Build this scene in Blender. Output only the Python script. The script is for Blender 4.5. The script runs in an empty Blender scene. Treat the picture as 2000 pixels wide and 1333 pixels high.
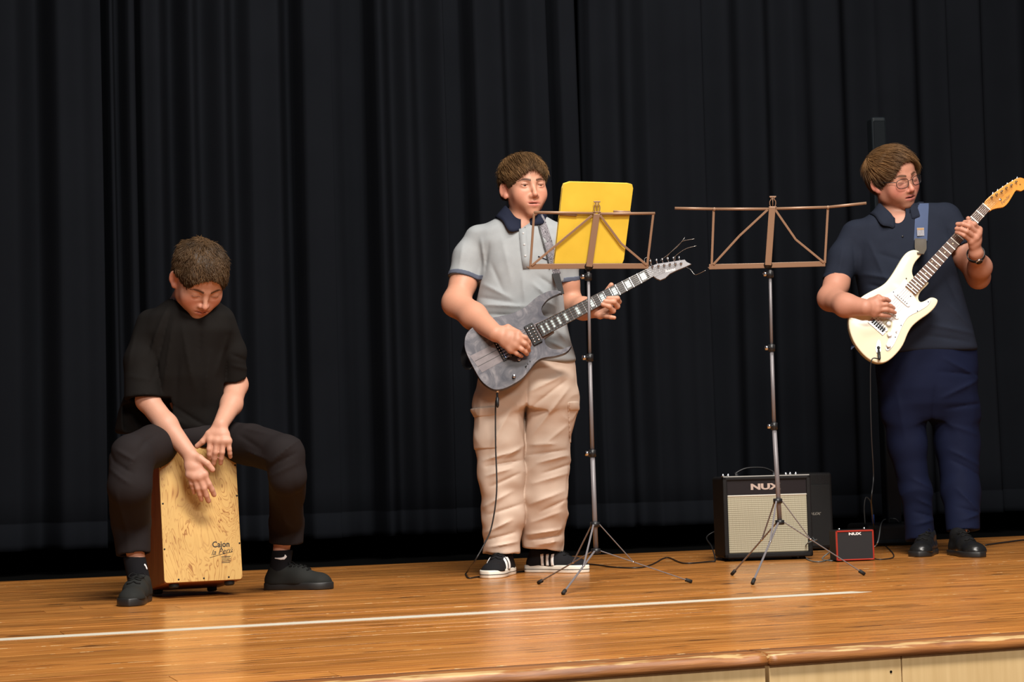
import bpy, bmesh, math, random
import numpy as np
from mathutils import Vector, Matrix

# ------------------------------------------------------------------ camera, world, lights, exposure
SC = bpy.context.scene
COL = SC.collection
F = 3600.0
YAW, ROLL = math.radians(20.5), math.radians(1.5)
PITCH = math.atan(245.5 / F)
CAM = np.array([0.0, 0.0, 0.43])
_f = np.array([math.sin(YAW) * math.cos(PITCH), math.cos(YAW) * math.cos(PITCH), math.sin(PITCH)])
_r0 = np.array([math.cos(YAW), -math.sin(YAW), 0.0])
_u0 = np.cross(_r0, _f)
_r = math.cos(ROLL) * _r0 - math.sin(ROLL) * _u0
_u = math.cos(ROLL) * _u0 + math.sin(ROLL) * _r0
cam_data = bpy.data.cameras.new('camera')
cam_data.sensor_width = 36.0
cam_data.lens = 36.0 * F / 2000.0
cam_data.clip_end = 100
cam_ob = bpy.data.objects.new('camera', cam_data)
COL.objects.link(cam_ob)
cam_ob.matrix_world = Matrix([[_r[i], _u[i], -_f[i], CAM[i]] for i in range(3)] + [[0, 0, 0, 1]])
SC.camera = cam_ob

SC.view_settings.view_transform = 'Standard'
SC.view_settings.look = 'None'
SC.view_settings.gamma = 1.0
SC.view_settings.use_curve_mapping = False
SC.view_settings.exposure = 0.33

wd = bpy.data.worlds.new('world')
SC.world = wd
wd.use_nodes = True
wd.node_tree.nodes['Background'].inputs[0].default_value = (0.55, 0.66, 1.0, 1)
wd.node_tree.nodes['Background'].inputs[1].default_value = 0.045

def area_light(name, loc, target, size, size_y, power, col):
    l = bpy.data.lights.new(name, 'AREA')
    l.shape = 'RECTANGLE'; l.size = size; l.size_y = size_y
    l.energy = power; l.color = col
    o = bpy.data.objects.new(name, l)
    COL.objects.link(o)
    o.location = loc
    o.rotation_euler = (Vector(target) - Vector(loc)).to_track_quat('-Z', 'Y').to_euler()
    return o
area_light('hall_ceiling_light', (1.5, 1.7, 5.2), (2.6, 6.6, 0.6), 2.4, 0.9, 430, (1.0, 0.94, 0.86))
area_light('stage_ceiling_light', (3.4, 4.6, 4.9), (3.3, 6.9, 0.6), 2.6, 0.8, 135, (1.0, 0.94, 0.87))
area_light('front_fill_light', (1.0, -3.5, 4.6), (2.6, 6.6, 0.8), 2.6, 0.9, 330, (1.0, 0.93, 0.84))  # added fill lamp, unseen, to brighten the faces from the hall side

# ------------------------------------------------------------------ projection helpers
def ray(px, py):
    return _f + (px - 1000.0) / F * _r - (py - 666.5) / F * _u
def P(px, py, depth):
    return CAM + depth * ray(px, py)
def FP(px, py, z=0.0):
    d = ray(px, py)
    return CAM + d * ((z - CAM[2]) / d[2])
def onplane(px, py, O, n):
    d = ray(px, py)
    return CAM + d * (np.dot(np.asarray(O) - CAM, n) / np.dot(d, n))
VR = _r0 / np.linalg.norm(_r0)                       # horizontal right of the view
VU = np.array([0.0, 0.0, 1.0])
VN = np.cross(VR, VU)                                # horizontal, towards the audience
VN = VN / np.linalg.norm(VN)
def nrm(v):
    v = np.asarray(v, float)
    return v / (np.linalg.norm(v) + 1e-12)

# ------------------------------------------------------------------ object helpers
ORG = {}
def tag(o, label=None, cat=None, group=None, kind=None):
    if label: o['label'] = label
    if cat: o['category'] = cat
    if group: o['group'] = group
    if kind: o['kind'] = kind
    return o
def thing(name, loc, label, cat, group=None):
    o = bpy.data.objects.new(name, None)
    o.empty_display_size = 0.1
    COL.objects.link(o)
    o.location = tuple(float(x) for x in loc)
    ORG[o.name] = np.array(loc, float)
    tag(o, label, cat, group)
    return o
def place(me, name, mat, parent=None, org=None, smooth=True):
    """me holds WORLD coordinates; shift them to the parent's (or own) origin"""
    if parent is not None:
        org = ORG[parent.name]
    if org is None:
        org = np.zeros(3)
    org = np.asarray(org, float)
    n = len(me.vertices)
    co = np.empty(n * 3, np.float32)
    me.vertices.foreach_get('co', co)
    co = (co.reshape(-1, 3) - org).astype(np.float32)
    me.vertices.foreach_set('co', co.ravel())
    if smooth is not None:
        me.polygons.foreach_set('use_smooth', np.full(len(me.polygons), bool(smooth)))
    me.update()
    o = bpy.data.objects.new(name, me)
    COL.objects.link(o)
    if mat is not None:
        me.materials.append(mat)
    if parent is not None:
        o.parent = parent
    else:
        o.location = tuple(org)
    ORG[o.name] = org
    return o
def mesh_np(verts, quads, cols=None):
    me = bpy.data.meshes.new('m')
    verts = np.asarray(verts, np.float32)
    quads = np.asarray(quads, np.int32)
    k = quads.shape[1]
    me.vertices.add(len(verts)); me.vertices.foreach_set('co', verts.ravel())
    me.loops.add(quads.size); me.loops.foreach_set('vertex_index', quads.ravel())
    me.polygons.add(len(quads))
    me.polygons.foreach_set('loop_start', np.arange(0, quads.size, k, dtype=np.int32))
    try:
        me.polygons.foreach_set('loop_total', np.full(len(quads), k, np.int32))
    except Exception:
        pass
    me.update(calc_edges=True)
    if cols is not None:
        a = me.color_attributes.new('Col', 'FLOAT_COLOR', 'POINT')
        c = np.ones((len(verts), 4), np.float32); c[:, :3] = cols
        a.data.foreach_set('color', c.ravel())
    return me
def mesh_py(verts, faces):
    me = bpy.data.meshes.new('m')
    me.from_pydata([tuple(float(c) for c in v) for v in verts], [], [tuple(f) for f in faces])
    me.update()
    return me
def bm_mesh(bm):
    bmesh.ops.recalc_face_normals(bm, faces=bm.faces)
    me = bpy.data.meshes.new('m')
    bm.to_mesh(me); bm.free()
    return me
def join_meshes(mes):
    bm = bmesh.new()
    for m in mes:
        bm.from_mesh(m)
    me = bpy.data.meshes.new('m')
    bm.to_mesh(me); bm.free()
    return me

class Frame:
    """right handed frame: o + x*X + y*Y + z*Z"""
    def __init__(s, o, x, y, z):
        s.o = np.asarray(o, float); s.x = nrm(x); s.y = nrm(y); s.z = nrm(z)
    def w(s, x, y=0.0, z=0.0):
        return s.o + s.x * x + s.y * y + s.z * z
    def ws(s, a):
        a = np.asarray(a, float)
        return s.o + a[:, :1] * s.x + a[:, 1:2] * s.y + a[:, 2:3] * s.z
    def loc(s, p):
        d = np.asarray(p, float) - s.o
        return np.array([d @ s.x, d @ s.y, d @ s.z])
    def px(s, px_, py_):
        """local x,y of the point of plane z=0 seen at a pixel"""
        q = s.loc(onplane(px_, py_, s.o, s.z))
        return q[0], q[1]
    def mat(s):
        return Matrix([[s.x[i], s.y[i], s.z[i], s.o[i]] for i in range(3)] + [[0, 0, 0, 1]])

def box_mesh(fr, x0, x1, y0, y1, z0, z1, bev=0.0, seg=2):
    bm = bmesh.new()
    bmesh.ops.create_cube(bm, size=1.0)
    for v in bm.verts:
        v.co = (x0 + (v.co.x + .5) * (x1 - x0), y0 + (v.co.y + .5) * (y1 - y0), z0 + (v.co.z + .5) * (z1 - z0))
    if bev > 0:
        bmesh.ops.bevel(bm, geom=list(bm.edges), offset=bev, segments=seg, affect='EDGES', profile=0.5)
    bmesh.ops.transform(bm, matrix=fr.mat(), verts=bm.verts)
    return bm_mesh(bm)
def slab_mesh(fr, poly, z0, z1, bev=0.0, seg=2):
    """polygon in frame xy, extruded z0..z1, rim edges rounded"""
    bm = bmesh.new()
    bot = [bm.verts.new((x, y, z0)) for x, y in poly]
    top = [bm.verts.new((x, y, z1)) for x, y in poly]
    n = len(poly)
    fb = bm.faces.new(bot[::-1]); ft = bm.faces.new(top)
    for i in range(n):
        bm.faces.new((bot[i], bot[(i + 1) % n], top[(i + 1) % n], top[i]))
    bm.normal_update()
    if bev > 0:
        ed = list(ft.edges) + list(fb.edges)
        bmesh.ops.bevel(bm, geom=ed, offset=bev, segments=seg, affect='EDGES', profile=0.5, clamp_overlap=True)
    bmesh.ops.triangulate(bm, faces=[f for f in bm.faces if len(f.verts) > 4])
    bmesh.ops.transform(bm, matrix=fr.mat(), verts=bm.verts)
    return bm_mesh(bm)
def spline(pts, n=6, closed=False):
    pts = np.asarray(pts, float)
    m = len(pts); out = []
    rng = range(m) if closed else range(m - 1)
    for i in rng:
        if closed:
            p0, p1, p2, p3 = pts[(i - 1) % m], pts[i], pts[(i + 1) % m], pts[(i + 2) % m]
        else:
            p1, p2 = pts[i], pts[i + 1]
            p0 = pts[i - 1] if i > 0 else 2 * p1 - p2
            p3 = pts[i + 2] if i + 2 < m else 2 * p2 - p1
        for t in np.arange(n) / n:
            out.append(0.5 * (2 * p1 + (p2 - p0) * t + (2 * p0 - 5 * p1 + 4 * p2 - p3) * t * t + (3 * p1 - p0 - 3 * p2 + p3) * t ** 3))
    if not closed:
        out.append(pts[-1])
    return np.array(out)
def tube_mesh(path, rad, sides=8, cap=True, flat=None):
    """sweep; rad number or list; flat=(vec, factor) squashes the section along vec"""
    path = np.asarray(path, float); n = len(path)
    rad = np.full(n, rad) if np.isscalar(rad) else np.asarray(rad, float)
    t = np.gradient(path, axis=0); t /= (np.linalg.norm(t, axis=1)[:, None] + 1e-12)
    ref = np.array([0, 0, 1.0]) if abs(t[0][2]) < 0.9 else np.array([1.0, 0, 0])
    nv = nrm(np.cross(t[0], ref)); V = []
    for i in range(n):
        nv = nrm(nv - t[i] * np.dot(nv, t[i])); bv = np.cross(t[i], nv)
        for k in range(sides):
            a = 2 * math.pi * k / sides
            off = (nv * math.cos(a) + bv * math.sin(a)) * rad[i]
            if flat is not None:
                off = off + np.asarray(flat[0]) * (np.dot(off, flat[0]) * (flat[1] - 1))
            V.append(path[i] + off)
    Fc = []
    for i in range(n - 1):
        for k in range(sides):
            a, b = i * sides + k, i * sides + (k + 1) % sides
            Fc.append((a, b, b + sides, a + sides))
    if cap:
        Fc.append(tuple(range(sides - 1, -1, -1)))
        Fc.append(tuple((n - 1) * sides + k for k in range(sides)))
    return mesh_py(V, Fc)
def bar_mesh(a, b, wdir, w, t):
    """flat bar from a to b, width w along wdir, thickness t"""
    a = np.asarray(a, float); b = np.asarray(b, float)
    x = nrm(b - a); y = nrm(np.asarray(wdir) - x * np.dot(wdir, x)); z = np.cross(x, y)
    fr = Frame(a, x, y, z)
    return box_mesh(fr, 0, np.linalg.norm(b - a), -w / 2, w / 2, -t / 2, t / 2, min(w, t) * 0.25, 1)
def lathe_mesh(fr, prof, sides=16):
    """prof = [(radius, height along frame z)]"""
    V, Fc = [], []
    for r, h in prof:
        for k in range(sides):
            a = 2 * math.pi * k / sides
            V.append(fr.w(r * math.cos(a), r * math.sin(a), h))
    for i in range(len(prof) - 1):
        for k in range(sides):
            a, b = i * sides + k, i * sides + (k + 1) % sides
            Fc.append((a, b, b + sides, a + sides))
    Fc.append(tuple(range(sides - 1, -1, -1)))
    Fc.append(tuple((len(prof) - 1) * sides + k for k in range(sides)))
    return mesh_py(V, Fc)
def ribbon_mesh(path, wdirs, w, t):
    """strap: path points, width vectors, width (number or list), thickness"""
    path = np.asarray(path, float); n = len(path)
    w = np.full(n, w) if np.isscalar(w) else np.asarray(w)
    tg = np.gradient(path, axis=0); V = []; Fc = []
    for i in range(n):
        x = nrm(tg[i]); y = np.asarray(wdirs[i]); y = nrm(y - x * np.dot(x, y)); z = np.cross(x, y)
        for sy, sz in ((-1, -1), (1, -1), (1, 1), (-1, 1)):
            V.append(path[i] + y * sy * w[i] / 2 + z * sz * t / 2)
    for i in range(n - 1):
        for k in range(4):
            a, b = i * 4 + k, i * 4 + (k + 1) % 4
            Fc.append((a, b, b + 4, a + 4))
    Fc.append((3, 2, 1, 0)); Fc.append(tuple((n - 1) * 4 + k for k in range(4)))
    return mesh_py(V, Fc)
def text_mesh(txt, fr, size, depth=0.0008, shear=0.0, xscale=1.0, bold=0.0):
    cu = bpy.data.curves.new('t', 'FONT')
    cu.body = txt; cu.size = size; cu.extrude = depth; cu.align_x = 'CENTER'; cu.align_y = 'CENTER'
    cu.shear = shear; cu.offset = bold; cu.resolution_u = 3
    o = bpy.data.objects.new('t', cu); COL.objects.link(o)
    dg = bpy.context.evaluated_depsgraph_get(); dg.update()
    me = bpy.data.meshes.new_from_object(o.evaluated_get(dg))
    bpy.data.objects.remove(o, do_unlink=True)
    me.materials.clear()
    for v in me.vertices:
        v.co = Vector(fr.w(v.co.x * xscale, v.co.y, v.co.z))
    return me

# ------------------------------------------------------------------ materials
def lin(h):
    c = [int(h[i:i + 2], 16) / 255 for i in (0, 2, 4)]
    return tuple((x / 12.92 if x <= 0.04045 else ((x + 0.055) / 1.055) ** 2.4) for x in c)
def new_mat(name):
    m = bpy.data.materials.new(name); m.use_nodes = True
    nt = m.node_tree
    return m, nt, nt.nodes['Principled BSDF']
def mat(name, col, rough=0.5, metal=0.0, spec=0.5, bump=0.0, bscale=200.0, var=0.0, vscale=30.0, coat=0.0, sheen=0.0, sss=0.0, attr=False):
    m, nt, b = new_mat(name)
    col = lin(col) if isinstance(col, str) else col
    b.inputs['Base Color'].default_value = (*col, 1)
    b.inputs['Roughness'].default_value = rough
    b.inputs['Metallic'].default_value = metal
    b.inputs['Specular IOR Level'].default_value = spec
    if coat: b.inputs['Coat Weight'].default_value = coat; b.inputs['Coat Roughness'].default_value = 0.12
    if sheen: b.inputs['Sheen Weight'].default_value = sheen; b.inputs['Sheen Roughness'].default_value = 0.5
    if sss:
        b.inputs['Subsurface Weight'].default_value = sss
        b.inputs['Subsurface Radius'].default_value = (0.012, 0.005, 0.003)
        b.inputs['Subsurface Scale'].default_value = 1.0
    tc = nt.nodes.new('ShaderNodeTexCoord')
    src = None
    if attr:
        at = nt.nodes.new('ShaderNodeVertexColor'); at.layer_name = 'Col'
        src = at.outputs['Color']
    if var:
        n = nt.nodes.new('ShaderNodeTexNoise'); n.inputs['Scale'].default_value = vscale; n.inputs['Detail'].default_value = 4
        nt.links.new(tc.outputs['Object'], n.inputs['Vector'])
        mr = nt.nodes.new('ShaderNodeMapRange'); mr.inputs[3].default_value = 1 - var; mr.inputs[4].default_value = 1 + var
        nt.links.new(n.outputs['Fac'], mr.inputs[0])
        mx = nt.nodes.new('ShaderNodeMix'); mx.data_type = 'RGBA'; mx.blend_type = 'MULTIPLY'; mx.inputs[0].default_value = 1
        if src is not None: nt.links.new(src, mx.inputs[6])
        else: mx.inputs[6].default_value = (*col, 1)
        nt.links.new(mr.outputs[0], mx.inputs[7])
        src = mx.outputs[2]
    if src is not None:
        nt.links.new(src, b.inputs['Base Color'])
    if bump:
        n = nt.nodes.new('ShaderNodeTexNoise'); n.inputs['Scale'].default_value = bscale; n.inputs['Detail'].default_value = 3
        nt.links.new(tc.outputs['Object'], n.inputs['Vector'])
        bp = nt.nodes.new('ShaderNodeBump'); bp.inputs['Strength'].default_value = bump; bp.inputs['Distance'].default_value = 0.003
        nt.links.new(n.outputs['Fac'], bp.inputs['Height'])
        nt.links.new(bp.outputs[0], b.inputs['Normal'])
    return m

# ------------------------------------------------------------------ implicit modelling (smooth union fields + surface nets)
def smin(a, b, k):
    if k <= 0: return np.minimum(a, b)
    h = np.maximum(k - np.abs(a - b), 0) / k
    return np.minimum(a, b) - h * h * k * 0.25
class SDF:
    def __init__(s):
        s.ops = []; s.lo = np.full(3, 1e9); s.hi = np.full(3, -1e9); s.disp = []
    def _bb(s, c, r):
        c = np.asarray(c, float); s.lo = np.minimum(s.lo, c - r); s.hi = np.maximum(s.hi, c + r)
    def cone(s, a, b, ra, rb=None, k=0.02, op='+', flat=None):
        rb = ra if rb is None else rb
        a = np.asarray(a, float); b = np.asarray(b, float)
        ba = b - a; L2 = max(float(ba @ ba), 1e-10)
        if flat is not None: fn, fs = nrm(flat[0]), float(flat[1])
        def f(p):
            pa = p - a.astype(p.dtype)
            h = np.clip((pa @ ba.astype(p.dtype)) / L2, 0, 1)
            q = pa - h[:, None] * ba.astype(p.dtype)
            r = ra + (rb - ra) * h
            if flat is not None:
                qn = q @ fn.astype(p.dtype)
                q = q + np.outer(qn * (1 / fs - 1), fn).astype(p.dtype)
                return (np.sqrt((q * q).sum(1)) - r) * min(1.0, fs)
            return np.sqrt((q * q).sum(1)) - r
        if op == '+':
            s._bb(a, ra * 1.05 + .01); s._bb(b, rb * 1.05 + .01)
        s.ops.append((f, k, op)); return s
    def ell(s, c, r, M=None, k=0.02, op='+'):
        c = np.asarray(c, float); r = np.asarray(r, float)
        M = np.eye(3) if M is None else np.asarray(M, float)   # columns = axes
        def f(p):
            q = (p - c.astype(p.dtype)) @ M.astype(p.dtype)
            k0 = np.sqrt(((q / r.astype(p.dtype)) ** 2).sum(1)); k1 = np.sqrt(((q / (r * r).astype(p.dtype)) ** 2).sum(1))
            return k0 * (k0 - 1) / np.maximum(k1, 1e-6)
        if op == '+': s._bb(c, r.max() + .01)
        s.ops.append((f, k, op)); return s
    def box(s, c, r, M=None, rnd=0.0, k=0.0, op='+'):
        c = np.asarray(c, float); r = np.asarray(r, float)
        M = np.eye(3) if M is None else np.asarray(M, float)
        def f(p):
            q = np.abs((p - c.astype(p.dtype)) @ M.astype(p.dtype)) - (r - rnd).astype(p.dtype)
            return np.sqrt((np.maximum(q, 0) ** 2).sum(1)) + np.minimum(q.max(1), 0) - rnd
        if op == '+': s._bb(c, np.linalg.norm(r) + .01)
        s.ops.append((f, k, op)); return s
    def plane(s, o, n, k=0.0, op='&'):
        """keep the side opposite to n when op is '&'"""
        o = np.asarray(o, float); n = nrm(n)
        s.ops.append((lambda p: (p - o.astype(p.dtype)) @ n.astype(p.dtype), k, op)); return s
    def loft(s, O, rows, e=2.3, k=0.02, op='+', axes=None, rnd=0.01):
        """rows: (u, cr, hr, cw, hw) sorted by u, in frame axes (R,U,N) at O"""
        R, U, N = axes if axes is not None else (VR, VU, VN)
        rows = np.array(sorted(rows), float); O = np.asarray(O, float)
        us = np.linspace(rows[0, 0], rows[-1, 0], 160)
        dense = [np.interp(us, rows[:, 0], rows[:, i]) for i in range(1, 5)]
        ker = np.hanning(11); ker /= ker.sum()
        for i in range(4):
            pad = np.concatenate([np.full(5, dense[i][0]), dense[i], np.full(5, dense[i][-1])])
            dense[i] = np.convolve(pad, ker, 'valid')
        def f(p):
            d = p - O.astype(p.dtype)
            r, u, w = d @ R.astype(p.dtype), d @ U.astype(p.dtype), d @ N.astype(p.dtype)
            cr, hr, cw, hw = [np.interp(u, us, x) for x in dense]
            q = ((np.abs(r - cr) / hr) ** e + (np.abs(w - cw) / hw) ** e) ** (1 / e)
            dd = (q - 1) * np.minimum(hr, hw)
            du = np.maximum(u - us[-1], us[0] - u)
            return (-smin(-dd, -du, rnd * 2)).astype(p.dtype)
        if op == '+':
            for u, cr, hr, cw, hw in rows:
                s._bb(O + R * cr + U * u + N * cw, max(hr, hw) + .02)
        s.ops.append((f, k, op)); return s
    def include(s, other, infl=0.0, op='+', k=0.0):
        def f(p): return other.val(p) - infl
        if op == '+':
            s.lo = np.minimum(s.lo, other.lo - infl); s.hi = np.maximum(s.hi, other.hi + infl)
        s.ops.append((f, k, op)); return s
    @staticmethod
    def comb(d, b, k, op):
        if op == '+': return smin(d, b, k)
        if op == '-': return -smin(-d, b, k)
        return -smin(-d, -b, k)
    def val(s, p):
        p = np.asarray(p, np.float32)
        d = np.full(len(p), 10.0, np.float32)
        for f, k, op in s.ops:
            d = SDF.comb(d, f(p).astype(np.float32), k, op)
        for g in s.disp: d = d + g(p)
        return d
    def hit(s, px, py, start=4.0, off=0.0):
        """first surface point seen at a pixel, pulled off mm towards the eye"""
        dr = ray(px, py); L = np.linalg.norm(dr); dr = dr / L
        t = start
        for _ in range(160):
            d = float(s.val((CAM + dr * t)[None])[0])
            if d < 0.0006: break
            t += max(d * 0.7, 0.0008)
            if t > 14: return None
        return CAM + dr * (t - off)
    def normal(s, p):
        e = 0.004; p = np.asarray(p)
        q = np.array([p + [e, 0, 0], p - [e, 0, 0], p + [0, e, 0], p - [0, e, 0], p + [0, 0, e], p - [0, 0, e]])
        v = s.val(q); return nrm([v[0] - v[1], v[2] - v[3], v[4] - v[5]])
    def mesh(s, h=0.004, lo=None, hi=None, smooth=1, B=8):
        lo = s.lo if lo is None else lo; hi = s.hi if hi is None else hi
        lo = np.asarray(lo) - 3 * h; hi = np.asarray(hi) + 3 * h
        nb = np.ceil((hi - lo) / (h * B)).astype(int) + 1
        g = np.stack(np.meshgrid(*[np.arange(n) for n in nb], indexing='ij'), -1).reshape(-1, 3)
        cen = (lo + (g * B + (B - 1) / 2) * h).astype(np.float32)
        dc = s.val(cen)
        R = h * B * 0.5 * 1.75 * 1.35 + 0.006
        act = np.abs(dc) < R
        ga, ca = g[act], cen[act]
        vol = np.empty(nb * B, np.float32).reshape(nb[0], B, nb[1], B, nb[2], B)
        vol[:] = np.where(dc < 0, -1.0, 1.0).astype(np.float32).reshape(nb[0], 1, nb[1], 1, nb[2], 1)
        loc = np.stack(np.meshgrid(*[np.arange(B)] * 3, indexing='ij'), -1).reshape(-1, 3)
        offs = ((loc - (B - 1) / 2) * h).astype(np.float32)
        na = len(ga)
        D = np.full((na, B ** 3), 10.0, np.float32)
        run = np.full(na, 10.0, np.float32)
        m = R * 1.6
        for f, k, op in s.ops:
            bc = f(ca).astype(np.float32)
            if op == '+': need = bc < np.minimum(run, 3 * m) + m + k
            elif op == '-': need = bc < -run + m + k
            else: need = bc > run - m - k
            ii = np.nonzero(need)[0]
            for st in range(0, len(ii), 3000):
                jj = ii[st:st + 3000]
                pts = (ca[jj][:, None, :] + offs[None]).reshape(-1, 3)
                b = f(pts).astype(np.float32).reshape(len(jj), -1)
                D[jj] = SDF.comb(D[jj], b, k, op)
            run = SDF.comb(run, bc, k, op)
        if s.disp:
            for st in range(0, na, 3000):
                pts = (ca[st:st + 3000][:, None, :] + offs[None]).reshape(-1, 3)
                for gfun in s.disp:
                    D[st:st + 3000] += gfun(pts).astype(np.float32).reshape(-1, B ** 3)
        vol[ga[:, 0], :, ga[:, 1], :, ga[:, 2], :] = D.reshape(na, B, B, B)
        vol = vol.reshape(nb * B)
        # surface nets
        sg = vol < 0
        cnt = np.zeros(np.array(vol.shape) - 1, np.uint8)
        cor = [(i, j, k) for i in (0, 1) for j in (0, 1) for k in (0, 1)]
        sh = vol.shape
        for i, j, k in cor:
            cnt += sg[i:sh[0] - 1 + i, j:sh[1] - 1 + j, k:sh[2] - 1 + k]
        cell = (cnt > 0) & (cnt < 8)
        idx = np.argwhere(cell)
        vid = np.full(cell.shape, -1, np.int32)
        vid[idx[:, 0], idx[:, 1], idx[:, 2]] = np.arange(len(idx))
        acc = np.zeros((len(idx), 3), np.float32); num = np.zeros(len(idx), np.float32)
        cv = [vol[idx[:, 0] + i, idx[:, 1] + j, idx[:, 2] + k] for i, j, k in cor]
        for a in range(8):
            for b in range(a + 1, 8):
                ca_, cb_ = np.array(cor[a]), np.array(cor[b])
                if np.abs(ca_ - cb_).sum() != 1: continue
                va, vb = cv[a], cv[b]
                x = (va < 0) != (vb < 0)
                t = np.clip(va / np.where(np.abs(va - vb) < 1e-9, 1e-9, va - vb), 0, 1)
                pt = ca_[None] + t[:, None] * (cb_ - ca_)[None]
                acc += np.where(x[:, None], pt, 0); num += x
        V = lo + (idx + acc / num[:, None]) * h
        Q = []
        for ax in range(3):
            o1, o2 = [(1, 2), (2, 0), (0, 1)][ax]
            sl0 = [slice(None)] * 3; sl1 = [slice(None)] * 3
            sl0[ax] = slice(0, -1); sl1[ax] = slice(1, None)
            e0, e1 = sg[tuple(sl0)], sg[tuple(sl1)]
            ed = np.argwhere(e0 != e1)
            ed = ed[(ed[:, o1] > 0) & (ed[:, o2] > 0) & (ed[:, o1] < cell.shape[o1]) & (ed[:, o2] < cell.shape[o2])]
            neg = sg[ed[:, 0], ed[:, 1], ed[:, 2]]
            u = np.zeros(3, int); v = np.zeros(3, int); u[o1] = 1; v[o2] = 1
            g4 = [vid[tuple((ed - d).T)] for d in (u + v, v, u * 0, u)]
            q = np.stack(g4, 1)
            q[~neg] = q[~neg][:, ::-1]
            Q.append(q)
        Q = np.concatenate(Q)
        Q = Q[(Q >= 0).all(1)]
        for _ in range(smooth):
            sm = np.zeros_like(V); n = np.zeros(len(V))
            for a in range(4):
                for b in ((a + 1) % 4, (a + 3) % 4):
                    for c in range(3): sm[:, c] += np.bincount(Q[:, a], V[Q[:, b], c], len(V))
                    n += np.bincount(Q[:, a], minlength=len(V))
            V = 0.5 * V + 0.5 * sm / np.maximum(n, 1)[:, None]
        return V, Q

def sdf_obj(S, name, m, parent, h=0.004, cols=None, smooth=1):
    V, Q = S.mesh(h, smooth=smooth)
    c = cols(V) if cols is not None else None
    return place(mesh_np(V, Q, c), name, m, parent)

_rng = np.random.RandomState(5)
def make_noise(freq, n=10, seed=0):
    r = np.random.RandomState(seed)
    K = r.normal(size=(n, 3)); K /= np.linalg.norm(K, axis=1)[:, None]
    K *= freq * r.uniform(0.6, 1.5, (n, 1)); ph = r.uniform(0, 6.28, n)
    def f(p):
        o = np.zeros(len(p), np.float32)
        for i in range(n): o += np.sin(p @ K[i].astype(np.float32) + ph[i])
        return o / math.sqrt(n)
    return f

# ================================================================== THE SETTING
WX = Frame((0, 0, 0), (1, 0, 0), (0, 1, 0), (0, 0, 1))
Y_EDGE, Y_BACK = 3.69, 8.15

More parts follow.
